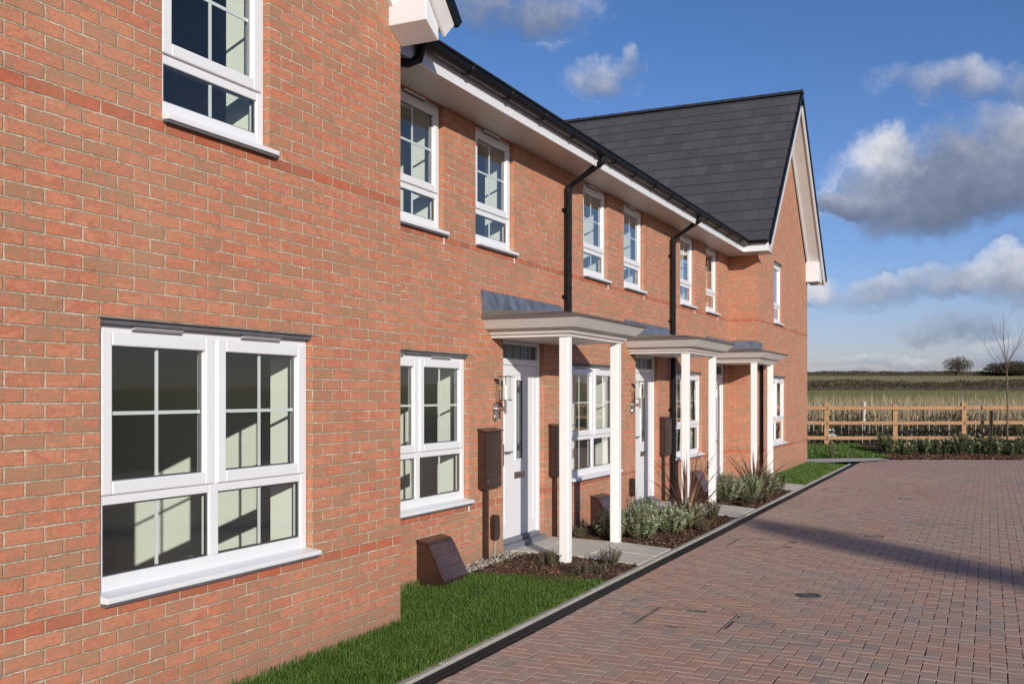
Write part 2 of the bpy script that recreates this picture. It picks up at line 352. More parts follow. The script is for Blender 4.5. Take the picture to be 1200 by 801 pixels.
def window(house, Lw, S0, S1, z0, z1, kind, steel=True):
    """kind 'pair': two casements over two fixed lights; 'single': one over one."""
    F0, F1 = Lw+.050, Lw+.118           # frame front / back
    zs = z0+.045                        # underside of frame = top of sill
    zt = z1-.035 if steel else z1
    fw = .062
    tr = zs + (.50 if kind == 'pair' else .335)
    mb = MB()
    mb.box(S0+.004, S0+fw, F0, F1, zs, zt); mb.box(S1-fw, S1-.004, F0, F1, zs, zt)
    mb.box(S0+fw, S1-fw, F0+.001, F1, zs, zs+.085); mb.box(S0+fw, S1-fw, F0+.001, F1, zt-fw, zt)
    mid = [(S0+S1)/2] if kind == 'pair' else []
    for c in mid: mb.box(c-.038, c+.038, F0+.002, F1, zs+.085, zt-fw)
    mb.box(S0+fw, S1-fw, F0+.004, F1-.001, tr-.038, tr+.038)
    wroot = mb.build('window', M['pvc'], house, bevel=.005, origin=W((S0+S1)/2, F0, z0))
    edges = [S0+fw] + [x for c in mid for x in (c-.038, c+.038)] + [S1-fw]
    for k in range(0, len(edges), 2):
        a, b = edges[k], edges[k+1]
        # opening casement, standing proud of the frame
        s = MB(); A, B, C, D = a-.022, b+.022, tr+.016, zt-fw+.022; t = .072; f0, f1 = F0-.016, F1-.012
        s.box(A, A+t, f0, f1, C, D); s.box(B-t, B, f0, f1, C, D); s.box(A+t, B-t, f0, f1, C, C+t); s.box(A+t, B-t, f0, f1, D-t, D)
        s.build('casement', M['pvc'], wroot, bevel=.008)
        c0, c1, d0, d1 = A+t-.004, B-t+.004, C+t-.004, D-t+.004
        bars = MB(); bm_ = (c0+c1)/2; hz = (d0+d1)/2
        bars.box(bm_-.010, bm_+.010, F0+.022, F0+.030, d0, d1); bars.box(c0, c1, F0+.0225, F0+.0305, hz-.010, hz+.010)
        lz0, lz1 = zs+.084, tr-.037
        bars.box(bm_-.010, bm_+.010, F0+.022, F0+.030, lz0, lz1)
        bars.build('glazing_bar', M['pvc'], wroot)
        sp = MB()                       # grey spacer bead of the sealed unit
        for (g0, g1, h0, h1) in ((c0, c1, d0, d1), (a-.001, b+.001, lz0, lz1)):
            sp.box(g0, g0+.014, F0+.020, F0+.036, h0, h1); sp.box(g1-.014, g1, F0+.020, F0+.036, h0, h1)
            sp.box(g0+.014, g1-.014, F0+.020, F0+.036, h0, h0+.010); sp.box(g0+.014, g1-.014, F0+.020, F0+.036, h1-.010, h1)
        sp.build('spacer_bead', M['lead_came'], wroot)
        for (g0, g1, h0, h1) in ((c0, c1, d0, d1), (a-.001, b+.001, lz0, lz1)):
            p = MB(); y = F0+.016
            p.face([W(g0,y,h0), W(g1,y,h0), W(g1,y,h1), W(g0,y,h1)]); p.build('pane', M['glass'], wroot)
        v = MB(); vm = (a+b)/2-.02
        v.hexa([W(vm-.19,F0-.003,zt-.022), W(vm-.19,F0+.02,zt-.022), W(vm+.19,F0+.02,zt-.022), W(vm+.19,F0-.003,zt-.022),
                W(vm-.18,F0-.030,zt-.005), W(vm-.18,F0+.02,zt-.003), W(vm+.18,F0+.02,zt-.003), W(vm+.18,F0-.030,zt-.005)])
        v.build('trickle_vent', M['pvc'], wroot, bevel=.003)
        vs_ = MB(); vs_.box(vm-.185, vm+.185, F0-.010, F0+.02, zt-.029, zt-.0225); vs_.build('vent_slot', M['lintel'], wroot)
    sl = MB(); e = .045
    sl.hexa([W(S0-e+.05,Lw-.045,z0+.004), W(S0+.003,F0+.02,z0+.004), W(S1-.003,F0+.02,z0+.004), W(S1+e,Lw-.045,z0+.004),
             W(S0-e+.05,Lw-.045,z0+.034), W(S0+.003,F0+.02,zs+.012), W(S1-.003,F0+.02,zs+.012), W(S1+e,Lw-.045,z0+.034)])
    sl.build('sill', M['pvc'], wroot, bevel=.004, fixn=True)
    us = MB(); us.box(S0+.004, S1+.03, Lw-.036, Lw+.04, z0-.012, z0+.003); us.build('sill_shade_strip', M['lintel'], wroot)  # dark strip below the sill, its colour standing in for the shade there
    if Lw == LR:
        wv = MB(); wv.box(S1-.005, S1+.009, Lw-.006, Lw+.004, z0-.083, z0-.018); wv.build('weep_vent', M['pvc'], wroot)
    if steel:
        l = MB(); l.box(S0+.003, S1-.003, Lw+.012, Lw+.108, z1-.035, z1-.012); l.box(S0-.015, S1+.07, Lw-.002, Lw+.1, z1-.008, z1-.001)
        l.build('lintel', M['lintel'], wroot)
    return wroot

def room(house, S0, S1, Lw, L1, z0, z1, op):
    a, b, c, d = op; Li = Lw+.119; L0 = Lw+.36; mb = MB()
    mb.face([W(a,Li,c), W(a,L0,c), W(a,L0,d), W(a,Li,d)]); mb.face([W(b,Li,c), W(b,Li,d), W(b,L0,d), W(b,L0,c)])
    mb.face([W(a,Li,d), W(a,L0,d), W(b,L0,d), W(b,Li,d)]); mb.face([W(a,Li,c), W(b,Li,c), W(b,L0,c), W(a,L0,c)])
    for (x0, x1, y0, y1) in ((S0, a, z0, z1), (b, S1, z0, z1), (a, b, z0, c), (a, b, d, z1)):
        mb.face([W(x0,L0,y0), W(x0,L0,y1), W(x1,L0,y1), W(x1,L0,y0)])
    mb.face([W(S0,L1,z0), W(S1,L1,z0), W(S1,L1,z1), W(S0,L1,z1)]); mb.face([W(S0,L0,z0), W(S0,L1,z0), W(S0,L1,z1), W(S0,L0,z1)])
    mb.face([W(S1,L0,z0), W(S1,L0,z1), W(S1,L1,z1), W(S1,L1,z0)]); mb.face([W(S0,L0,z1), W(S0,L1,z1), W(S1,L1,z1), W(S1,L0,z1)])
    mb.build('room_wall', M['wallpaint'], house)
    fl = MB(); fl.face([W(S0,L0,z0), W(S1,L0,z0), W(S1,L1,z0), W(S0,L1,z0)]); fl.build('room_floor', M['carpet'], house)

def tiles(mb, P0, along, up, width, length, gauge=.345, u0=0):
    """courses of interlocking tiles: P0 lower corner, each course a tilted strip with a visible tail"""
    nrm = along.cross(up).normalized()
    if nrm.z < 0: nrm = -nrm
    n = int(math.ceil(length/gauge)); lift = .016
    for k in range(n):
        a = k*gauge; b = min(length, a+gauge+.02)
        segs = max(1, int(width/.9)); 
        q0 = P0+up*a+nrm*lift; q1 = P0+up*b
        mb.face([q0, q0+along*width, q1+along*width, q1], [(u0, a), (u0+width, a), (u0+width, a+gauge-.001), (u0, a+gauge-.001)])
        mb.face([q0-nrm*lift, q0-nrm*lift+along*width, q0+along*width, q0], [(u0, a), (u0+width, a), (u0+width, a+.004), (u0, a+.004)])

def gutter(mb, br, S0, S1, Lc, z):
    n = 7; r = .062
    for k in range(n):
        t0 = math.pi*k/n; t1 = math.pi*(k+1)/n
        for rr in (r, r-.004):
            p = lambda S, t: W(S, Lc-rr*math.cos(t), z-rr*math.sin(t))
            mb.face([p(S0,t0), p(S1,t0), p(S1,t1), p(S0,t1)])
    mb.box(S0, S1, Lc-r-.004, Lc-r+.004, z-.010, z+.004)
    x = S0+.35
    while x < S1-.1:
        one = MB(); one.tube([W(x, Lc-.063*math.cos(t), z+.004-.066*math.sin(t)) for t in [math.pi*i/8 for i in range(9)]], .013, 4); br.append(one)
        x += .82

def downpipe(house, S, gutter_L, wallL, z_top, z_bot=.02):
    mb = MB(); L = wallL-.07; r = .041
    mb.tube([W(S+.02, gutter_L, z_top-.05), W(S+.02, gutter_L, z_top-.14), W(S, L, z_top-.42), W(S, L, z_bot)], r, 10)
    mb.tube([W(S+.02, gutter_L, z_top-.03), W(S+.02, gutter_L, z_top-.14)], .042, 10)
    mb.tube([W(S, L, z_top-.50), W(S, L, z_top-.40)], .042, 10)
    for z in (z_top-.72, 2.95, 1.5):
        mb.tube([W(S, L, z), W(S, L, z+.05)], .041, 10); mb.box(S-.055, S+.055, L+.03, wallL+.002, z+.008, z+.042)
    return mb.build('downpipe', M['black'], house, smooth=False)

def door(house, S0, S1, z0, z1, Lw):
    F0, F1 = Lw+.055, Lw+.125
    fan0 = z1-.24
    mb = MB(); f = .062
    mb.box(S0+.004, S0+f, F0, F1, z0, z1-.002); mb.box(S1-f, S1-.004, F0, F1, z0, z1-.002)
    mb.box(S0+f, S1-f, F0+.001, F1, z1-f, z1-.002); mb.box(S0+f, S1-f, F0+.001, F1, fan0-.05, fan0+.02)
    d = mb.build('front_door', M['pvc'], house, bevel=.005, origin=W((S0+S1)/2, F0, z0))
    a, b = S0+f+.004, S1-f-.004; c = (a+b)/2
    gz0, gz1 = z0+.92, z0+1.80; gw = .085
    lf = MB(); l0, l1 = F0+.014, F0+.058
    lf.box(a, c-gw, l0, l1, z0+.055, fan0-.054); lf.box(c+gw, b, l0, l1, z0+.055, fan0-.054)
    lf.box(c-gw, c+gw, l0, l1, z0+.055, gz0); lf.box(c-gw, c+gw, l0, l1, gz1, fan0-.054)
    leaf = lf.build('door_leaf', M['pvc'], d)
    tm = MB(); t = .022
    for (x0, x1, y0, y1) in ((c-gw-t, c-gw, gz0-t, gz1+t), (c+gw, c+gw+t, gz0-t, gz1+t), (c-gw, c+gw, gz0-t, gz0), (c-gw, c+gw, gz1, gz1+t)):
        tm.box(x0, x1, l0-.010, l0+.02, y0, y1)
    # embossed mouldings on the leaf
    for (x0, x1, y0, y1) in ((a+.10, b-.10, fan0-.16, fan0-.15), (a+.10, a+.108, z0+.20, fan0-.15), (b-.108, b-.10, z0+.20, fan0-.15), (a+.10, b-.10, z0+.20, z0+.208)):
        tm.box(x0, x1, l0-.006, l0+.004, y0, y1)
    tm.build('door_moulding', M['pvc'], d, bevel=.003)
    g = MB(); g.box(c-gw, c+gw, l0+.012, l0+.022, gz0, gz1); g.build('glazed_strip', M['strip'], d)
    cm = MB()
    for x in (-.028, .028): cm.box(c+x-.004, c+x+.004, l0+.006, l0+.013, gz0, gz1)
    for y in (gz0+.09, gz1-.14):
        for k in (0, .07): cm.box(c-gw, c+gw, l0+.0055, l0+.0125, y+k, y+k+.008)
        cm.box(c-.035, c+.035, l0+.004, l0+.0115, y+.015, y+.06)
    cm.build('lead_came', M['lead_came'], d)
    fg = MB(); fg.box(S0+f, S1-f, F0+.03, F0+.04, fan0+.02, z1-f); fg.build('fanlight', M['darkglass'], d)
    for k in range(1, 5):
        fb = MB(); x = S0+f+(S1-S0-2*f)*k/5; fb.box(x-.005, x+.005, F0+.022, F0+.031, fan0+.02, z1-f); fb.build('fanlight_bar', M['strip'], d)
    h = MB(); hs = a+.07; hz = z0+.98
    h.box(hs-.014, hs+.014, l0-.010, l0+.002, hz-.12, hz+.12)
    h.tube([W(hs, l0-.005, hz+.03), W(hs, l0-.055, hz+.03), W(hs+.13, l0-.055, hz+.03)], .010, 8); h.build('door_handle', M['steel'], d, bevel=.002)
    lp = MB(); lp.box(c-.14, c+.14, l0-.012, l0+.002, z0+.70, z0+.775); lp.build('letter_plate', M['steel'], d, bevel=.004)
    th = MB(); th.box(S0+.005, S1-.005, Lw-.03, F1, z0-.09, z0+.004); th.box(S0+f, S1-f, F0-.03, F1-.01, z0+.005, z0+.05); th.build('threshold', M['threshold'], d, bevel=.004)
    hall = MB()
    hall.face([W(S0,F1,z0), W(S1,F1,z0), W(S1,F1,z1), W(S0,F1,z1)]); hall.build('door_back', M['lintel'], d)
    return d

def porch(house, c, Lw=LR, over_gable=None):
    """flat canopy with a stepped cornice on two white posts"""
    hb, ht = .835, 1.05; zb = 2.365; Lb, Lt = 3.86, 3.655
    steps = [(0, zb), (.004, zb+.030), (.030, zb+.032), (.052, zb+.072), (.078, zb+.074), (.090, zb+.086), (.120, zb+.088), (.205, zb+.180), (.215, zb+.184)]
    mb = MB()
    rect = lambda e, z, k: [W(c-hb-e, Lw, z), W(c-hb-e, Lb-e, z), W(c+hb+e, Lb-e, z), W(c+hb+e, Lw, z)]
    for (e0, z0), (e1, z1) in zip(steps, steps[1:]):
        A, B = rect(e0, z0, 0), rect(e1, z1, 0)
        for i in range(3): mb.face([A[i], A[i+1], B[i+1], B[i]])
    mb.face(rect(0, zb, 0)); mb.face(rect(steps[-1][0], steps[-1][1], 0))
    p = mb.build('porch', M['cream'], house, fixn=True, origin=W(c, Lw, zb))
    e = steps[-1][0]+.012; zt = steps[-1][1]+.002
    rf = MB(); A = rect(e, zt, 0); B = rect(e, zt+.022, 0)
    C = [W(c-hb-e+.03, Lw, zt+.10), W(c-hb-.10, Lb+.04, zt+.06), W(c+hb+.10, Lb+.04, zt+.06), W(c+hb+e-.03, Lw, zt+.10)]
    for i in range(3): rf.face([A[i], A[i+1], B[i+1], B[i]]); rf.face([B[i], B[i+1], C[i+1], C[i]])
    rf.face(C); rf.face(A); rf.build('porch_roof', M['felt'], p, fixn=True)
    ld = MB(); s0, s1 = c-hb-e+.03, c+hb+e-.03
    if over_gable: s1 = over_gable
    x = s0; k = 0
    while x < s1-.05:                       # lapped lead pieces dressed down from the wall
        y = min(s1, x+.78); o = .002*(k % 2)
        ld.hexa([W(x-.004,Lw-.10-o,zt+.085+o), W(x-.004,Lw+.01,zt+.05), W(y+.02,Lw+.01,zt+.05), W(y+.02,Lw-.10-o,zt+.085+o),
                 W(x-.05,Lw-.012-o,zt+.30+o), W(x-.05,Lw+.01,zt+.305), W(y+.02,Lw+.01,zt+.305), W(y+.02,Lw-.012-o,zt+.30+o)])
        x += .75; k += 1
    ld.build('lead_flashing', M['lead'], p, fixn=True)
    if over_gable:
        l2 = MB(); l2.box(SF-.02, SF+.001, LG-.02, LR-.015, zt+.09, zt+.30); l2.box(SF-.021, SF+.34, LG-.022, LG+.004, zt+.05, zt+.262)
        l2.build('lead_flashing', M['lead'], p)
    for S in (c-.76, c+.76):
        ps = MB(); ps.box(S-.052, S+.052, 3.872, 3.976, .01, zb+.006)
        ps.build('post', M['post'], p, bevel=.008)
    return p

# opening lists ------------------------------------------------
SF, SE = 20.0, 26.0                # far gable
near_ops = [(3.747, 5.4345, .675, 2.175), (4.085, 5.022, 3.3, 4.65)]
near_ops = [(3.747, 5.547, .675, 2.175), (4.175, 5.10, 3.3, 4.65)]
far_ops = [(21.22, 23.03, .675, 2.175), (21.67, 22.60, 3.3, 4.65)]
ZE = 4.545
H = []      # terrace houses: (S0,S1, ground window, door, upper windows)
H = [dict(a=SC, b=11.37, low=(7.075, 8.88), door=(9.67, 10.77), up=[(7.455, 8.37), (9.03, 9.945)], label='terraced brick house with the nearest white porch and two upper windows beside the near gable'),
     dict(a=11.37, b=15.87, low=(11.6, 13.41), door=(14.135, 15.235), up=[(12.03, 12.945), (13.61, 14.525)], label='middle terraced brick house between the two black downpipes, with the second porch'),
     dict(a=15.87, b=SF, low=(16.1, 17.91), door=(18.66, 19.76), up=[(16.5, 17.415), (18.19, 19.105)], label='terraced brick house beside the far gable, its porch touching the gable corner')]
GRP = 'houses of the brick terrace'

def gable_roof(house, s0, s1, Lf, Lback, ze, pitch, front_over=.36, boxlen=.42):
    """street-facing gable: roof slopes run back along L, with bargeboards, verge soffit and box ends"""
    sm = (s0+s1)/2; half = (s1-s0)/2; tp = math.tan(pitch); zr = ze+half*tp; Lv = Lf-front_over
    for sgn, Sa in ((1, s0), (-1, s1)):
        mb = MB(); up = W(sgn*math.cos(pitch), 0, math.sin(pitch)); al = W(0, 1, 0)
        tiles(mb, W(Sa, Lv-.02, ze), al, up, Lback-Lv+.02, half/math.cos(pitch), u0=.1)
        mb.build('roof_slope', M['slate'], house)
        vg = MB(); n_ = W(-sgn*math.sin(pitch), 0, math.cos(pitch)); Ln = half/math.cos(pitch)
        c0 = W(Sa, Lv-.012, ze)
        vg.obox(c0+up*(Ln/2)-n_*.022, up*(Ln/2+.005), al*.016, n_*.046); vg.build('verge_trim', M['black'], house)
        bb = MB(); bb.obox(c0+up*(Ln/2)-n_*.165+al*.022, up*(Ln/2-.02), al*.010, n_*.105)
        bb.build('bargeboard', M['cream'], house)
        vs = MB(); vs.obox(c0+up*(Ln/2)-n_*.235+al*(front_over/2+.0), up*(Ln/2-.05), al*(front_over/2-.018), n_*.012)
        vs.build('verge_soffit', M['cream'], house)
        # second moulding strip against the wall
        ms = MB(); ms.obox(W(Sa, Lf-.022, ze)+up*(Ln/2)-n_*.275, up*(Ln/2-.12), al*.018, n_*.03); ms.build('wall_mould', M['cream'], house)
    rd = MB(); L = Lv-.03
    while L < Lback:
        L1 = min(L+.45, Lback); pts = [W(sm+.12*math.cos(t), 0, zr-.03+.085*math.sin(t)) for t in [math.pi*i/6 for i in range(7)]]
        for a, b in zip(pts, pts[1:]):
            rd.face([a+W(0,L,0), b+W(0,L,0), b+W(0,L1-.004,0), a+W(0,L1-.004,0)])
        rd.tube([W(sm+.125*math.cos(t), L+.012, zr-.03+.09*math.sin(t)) for t in [math.pi*i/6 for i in range(7)]], .012, 4)
        L += .45
    rd.face([W(sm+.12*math.cos(t), Lv-.028, zr-.03+.085*math.sin(t)) for t in [math.pi*i/6 for i in range(7)]])
    rd.build('ridge_tile', M['slate'], house)

def side_eave(house, Swall, Sedge, ze, L0, L1, sgn):
    """boxed eaves at the side of a gable: fascia, soffit and white end box"""
    b = MB(); b.box(min(Sedge, Sedge+sgn*.02), max(Sedge, Sedge+sgn*.02), L0, L1, ze-.20, ze-.01); b.build('fascia', M['pvc'], house)
    s = MB(); s.box(min(Swall, Sedge+sgn*.02), max(Swall, Sedge+sgn*.02), L0+.02, L1, ze-.188, ze-.178); s.build('soffit', M['soffit'], house)

# near gable house
ng = thing('gable_house', 'nearest brick house whose gable wall fills the left of the photo', 'house', W(3.7, LG, 0), GRP)
NS0 = .65
mb = MB(); wall_L(mb, LG, NS0, SC, -.3, 4.75, near_ops, apex=((NS0+SC)/2, 7.9))
wall_S(mb, SC, LG, LR+.02, -.3, 4.75, 0); wall_S(mb, NS0, LG, 13, -.3, 4.75, 0, True)
mb.face([W(NS0,13,-.3), W(NS0,13,4.75), W(SC,13,4.75), W(SC,13,-.3)], [(0,0),(0,4),(6,4),(6,0)])
mb.build('wall', M['brick'], ng)
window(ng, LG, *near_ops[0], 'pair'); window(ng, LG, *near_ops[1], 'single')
room(ng, 2.2, 6.42, LG, 8.0, .15, 2.5, near_ops[0]); room(ng, 2.6, 6.42, LG, 7.6, 2.78, 5.1, near_ops[1])
gable_roof(ng, NS0-.28, SC+.28, LG, 10, 4.71, math.radians(46.5))
bx = MB(); l0, l1 = LG-.335, LG+.001
bx.hexa([W(6.50,l0,4.60), W(6.50,l1,4.60), W(6.69,l1,4.495), W(6.69,l0,4.495), W(6.50,l0,5.1), W(6.50,l1,5.1), W(6.69,l1,4.98), W(6.69,l0,4.98)]); bx.build('eaves_box', M['pvc'], ng, bevel=.006)
gt = MB(); br = MB()

# terrace houses
for i, h in enumerate(H):
    a, b = h['a'], h['b']
    t = thing('terraced_house', h['label'], 'house', W((a+b)/2, LR, 0), GRP)
    ops = [(h['low'][0], h['low'][1], .675, 2.175), (h['door'][0], h['door'][1], .13, 2.4)] + [(u[0], u[1], 3.3, ZE-.001) for u in h['up']]
    mb = MB(); wall_L(mb, LR, a, b, -.3, ZE+.02, ops)
    mb.build('wall', M['brick'], t)
    bw = MB(); bw.face([W(a,13,-.3), W(a,13,ZE), W(b,13,ZE), W(b,13,-.3)], [(0,0),(0,4),(6,4),(6,0)]); bw.build('back_wall', M['brick'], t)
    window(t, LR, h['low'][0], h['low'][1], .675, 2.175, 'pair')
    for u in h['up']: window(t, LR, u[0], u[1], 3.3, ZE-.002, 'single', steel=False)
    door(t, h['door'][0], h['door'][1], .13, 2.39, LR)
    d0 = h['door'][0]
    room(t, a+.15, d0-.16, LR, LR+3.6, .15, 2.5, (*h['low'], .675, 2.175))
    for k, u in enumerate(h['up']): room(t, u[0]-.4, u[1]+.28, LR, LR+3.2, 2.78, 4.9, (*u, 3.3, ZE-.001))
    e1 = b if i < 2 else SF-.6+.02
    s = MB(); s.box(a+.002, (b-.002 if i < 2 else SF-.632), 4.318, LR+.01, ZE, ZE+.012); s.build('soffit', M['soffit'], t)
    f = MB(); f.box(a, e1, 4.296, 4.318, ZE-.012, ZE+.19); f.build('fascia', M['pvc'], t)
    g = MB(); bk = []; g0 = a if i else SC+.06
    gutter(g, bk, g0, e1, 4.232, ZE+.160); gg = g.build('gutter', M['black'], t); [one.build('gutter_bracket', M['black'], gg) for one in bk]
    r = MB(); p = math.radians(32); rise = 4.6/math.cos(p)
    tiles(r, W(a, 4.215, ZE+.215), W(1,0,0), W(0, math.cos(p), math.sin(p)), (b-a)+(3.0 if i == 2 else 0), rise, u0=a)
    r.build('roof_slope', M['slate'], t)
    bs = MB(); zr = ZE+.215+4.6*math.tan(p)
    bs.face([W(a,8.815,zr), W(b,8.815,zr), W(b,13.3,ZE), W(a,13.3,ZE)], [(0,0),(4,0),(4,5),(0,5)]); bs.build('back_roof_slope', M['slate'], t)
    if i < 2: downpipe(t, b-.01, 4.232, LR, ZE+.19)
    porch(t, (10.22, 14.70, 19.28)[i], over_gable=SF-.02 if i == 2 else None)

# far gable house
ot = MB(); ot.tube([W(7.12, 4.24, ZE+.10), W(7.12, 4.27, ZE+.0), W(7.05, 4.33, ZE-.045), W(6.7, 4.62, ZE-.06)], .04, 10)
t0_ = [o for o in bpy.data.objects if o.name == 'terraced_house'][0]; ot.build('gutter_outlet', M['black'], t0_)
fg = thing('gable_house', 'farthest brick house with its tall steep dark grey roof above a gable', 'house', W(23, LG, 0), GRP)
AP = ((SF+SE)/2, 8.0)
mb = MB(); wall_L(mb, LG, SF, SE, -.3, 4.75, far_ops, apex=AP)
wall_S(mb, SF, LG, LR+.02, -.3, 4.75, -.55, True); wall_S(mb, SE, LG, 13, -.3, 4.75, 0)
mb.face([W(SF,13,-.3), W(SF,13,4.75), W(SE,13,4.75), W(SE,13,-.3)], [(0,0),(0,4),(6,4),(6,0)])
mb.build('wall', M['brick'], fg)
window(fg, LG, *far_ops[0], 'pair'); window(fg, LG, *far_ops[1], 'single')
room(fg, 20.4, 23.9, LG, 7.6, .15, 2.5, far_ops[0]); room(fg, 20.6, 23.2, LG, 7.4, 2.78, 5.1, far_ops[1])
gable_roof(fg, SF-.65, SE+.65, LG, 14, 4.71, math.radians(46.5))
b = MB(); b.box(SF-.65, SF-.63, LG-.34, LR+.6, ZE-.01, 4.70); b.build('fascia', M['pvc'], fg)
s = MB(); s.box(SF-.63, SF, LG-.32, LR+.6, ZE, ZE+.012); s.build('soffit', M['soffit'], fg)
bx = MB(); bx.box(SF-.645, SF-.3, LG-.338, LG-.32, ZE-.01, 4.705); bx.build('eaves_box', M['pvc'], fg)
bx = MB(); bx.box(SE-.24, SE+.3, LG-.31, LG+.001, 4.60, 5.10); bx.build('eaves_box', M['pvc'], fg, bevel=.006)
g = MB(); bk = MB()
gm = MB()
for k in range(7):
    t0 = math.pi*k/7; t1 = math.pi*(k+1)/7; r = .058
    q = lambda L, t: W(SF-.71+.0-r*math.cos(t), L, ZE+.185-r*math.sin(t))
    gm.face([q(LG-.34,t0), q(4.24,t0), q(4.24,t1), q(LG-.34,t1)])
gm.box(SF-.772, SF-.764, LG-.34, 4.24, ZE+.175, ZE+.19); gm.build('gutter', M['black'], fg)
dp = MB(); dp.tube([W(SF+.17, LG-.05, 2.42), W(SF+.17, LG-.05, .02)], .034, 10); dp.build('downpipe', M['black'], fg)

# ------------------------------------------------------------------ wall fittings
def wall_lamp(S, label):
    z = 1.62; t = thing('wall_lamp', label, 'wall lamp', W(S, LR, z), 'steel lamps beside the front doors')
    b = MB(); 
    b.tube([W(S, LR+.002, z), W(S, LR-.03, z)], .062, 18); b.tube([W(S, LR+.002, z-.085), W(S, LR-.035, z-.085)], [.05, .045], 16); b.build('back_plate', M['steel'], t, bevel=.005)
    a = MB(); a.tube([W(S, LR-.03, z), W(S, LR-.135, z)], .022, 12); a.tube([W(S, LR-.135, z-.05), W(S, LR-.135, z+.10)], .014, 10); a.build('arm', M['steel'], t)
    L = LR-.135; g = MB(); g.lathe(W(S, L, z+.10), [(.050, 0), (.050, .22)], 18); g.build('glass_cylinder', M['lampglass'], t, smooth=False)
    c = MB(); c.tube([W(S, L, z+.10), W(S, L, z+.25)], .017, 12); c.build('lamp_tube', M['lampcore'], t)
    r = MB()
    for k in range(3):
        q = 2*math.pi*k/3+.4; x, y = .062*math.cos(q), .062*math.sin(q); r.tube([W(S+x, L+y, z+.09), W(S+x, L+y, z+.335)], .0045, 6)
    r.lathe(W(S, L, z+.088), [(.072, 0), (.072, .012)], 18); r.build('cage', M['darksteel'], t)
    d = MB(); d.lathe(W(S, L, z+.335), [(.100, 0), (.102, .004), (.03, .012)], 22); d.build('top_disc', M['darksteel'], t)
wall_lamp(9.45, 'steel cylinder lamp left of the nearest front door')
wall_lamp(13.93, 'steel cylinder lamp left of the second front door, above the low gas box')
wall_lamp(18.43, 'farthest steel cylinder lamp, half behind the second porch post')

def meter_box(S, label, pipe=True):
    t = thing('meter_box', label, 'meter box', W(S+.2, LR, .8), 'brown electric meter boxes')
    b = MB(); b.box(S, S+.40, LR-.075, LR+.002, .80, 1.385); b.hexa([W(S-.012,LR-.10,1.386), W(S-.012,LR+.002,1.386), W(S+.412,LR+.002,1.386), W(S+.412,LR-.10,1.386),
                                                                 W(S-.012,LR-.10,1.396), W(S-.012,LR+.002,1.425), W(S+.412,LR+.002,1.425), W(S+.412,LR-.10,1.396)])
    b.build('cabinet', M['brown'], t, bevel=.006)
    d = MB(); d.box(S+.02, S+.38, LR-.088, LR-.074, .825, 1.36); d.build('cabinet_door', M['brown'], t, bevel=.008)
    l = MB(); l.tube([W(S+.06, LR-.087, .88), W(S+.06, LR-.094, .88)], .012, 8); l.build('lock', M['steel'], t)
    p = MB(); p.box(S+.10, S+.165, LR-.045, LR+.002, .01, .799); p.build('cable_duct', M['brown'], t, bevel=.004)
meter_box(9.08, 'brown meter box left of the nearest front door')
meter_box(10.90, 'brown meter box right of the nearest front door, part hidden by the first porch post')
meter_box(15.33, 'brown meter box right of the second front door, beside the black downpipe')

def gas_box(S, label, ang=0):
    t = thing('gas_meter_box', label, 'gas meter box', W(S+.28, LR, 0), 'brown gas meter boxes standing at the wall')
    w = .43; d = .42
    b = MB(); prof = [(0, -.03), (0, .43), (.10, .44), (.16, .425), (.36, .10), (d, .085), (d, -.03)]
    prof = [(0, -.06), (0, .425), (.10, .41), (.112, .39), (.285, .06), (.295, -.06)]
    A = [W(S, LR-l, z) for l, z in prof]; B = [W(S+w, LR-l, z) for l, z in prof]
    b.face(A); b.face(B[::-1])
    for k in range(len(prof)-1): b.face([A[k], A[k+1], B[k+1], B[k]])
    b.build('body', M['brown'], t, fixn=True, bevel=.008)
    top = MB(); top.hexa([W(S-.018,LR-.125,.397), W(S-.018,LR+.001,.418), W(S+w+.018,LR+.001,.418), W(S+w+.018,LR-.125,.397),
                          W(S-.018,LR-.117,.420), W(S-.018,LR+.001,.444), W(S+w+.018,LR+.001,.444), W(S+w+.018,LR-.117,.420)]); top.build('top_cap', M['brown'], t, bevel=.008)
    u = (W(0, -.173, -.33)).normalized(); n_ = W(0, -.33, .173).normalized(); al = W(1, 0, 0)
    lid = MB(); c0 = W(S+w/2, LR-.116, .395)
    lid.obox(c0+u*.185+n_*.012, al*(w/2+.012), u*.185, n_*.012)
    o = lid.build('lid', M['brownlid'], t, bevel=.012)
    rb = MB()
    for k in (.12, .24): rb.obox(c0+u*k+n_*.025, al*(w/2-.03), u*.006, n_*.003)
    rb.build('lid_rib', M['brown'], o)
gas_box(7.87, 'nearest brown gas meter box, standing clear at the edge of the lawn')
gas_box(12.28, 'brown gas meter box half hidden by the second white post of the nearest porch')
gas_box(17.0, 'farthest brown gas meter box, behind the posts of the second porch')

def entry_box(S, z, label):
    mb = MB(); mb.tube([W(S, LR+.002, z), W(S, LR-.05, z)], [.09, .08], 14)
    me = MB(); pts = []
    for k in range(16):
        a = 2*math.pi*k/16; pts.append((.065*math.cos(a), (.05 if True else 0)*math.sin(a) + (.085 if math.sin(a) > 0 else -.085)))
    A = [W(S+x, LR+.002, z+y) for x, y in pts]; B = [W(S+x, LR-.055, z+y) for x, y in pts]
    me.face(A[::-1]); me.face(B)
    for k in range(16): me.face([A[k], A[(k+1) % 16], B[(k+1) % 16], B[k]])
    t = thing('cable_entry_box', label, 'cable box', W(S, LR, z), 'small oval brown cable boxes')
    me.build('cover', M['brown'], t, fixn=True, bevel=.01)
    c = MB(); c.tube([W(S+.02, LR-.02, z-.12), W(S+.02, LR-.015, .05), W(S+.06, LR-.06, .035)], .008, 6); c.build('cable', M['strip'], t)
entry_box(9.42, .37, 'small oval brown cable box below the nearest meter box')
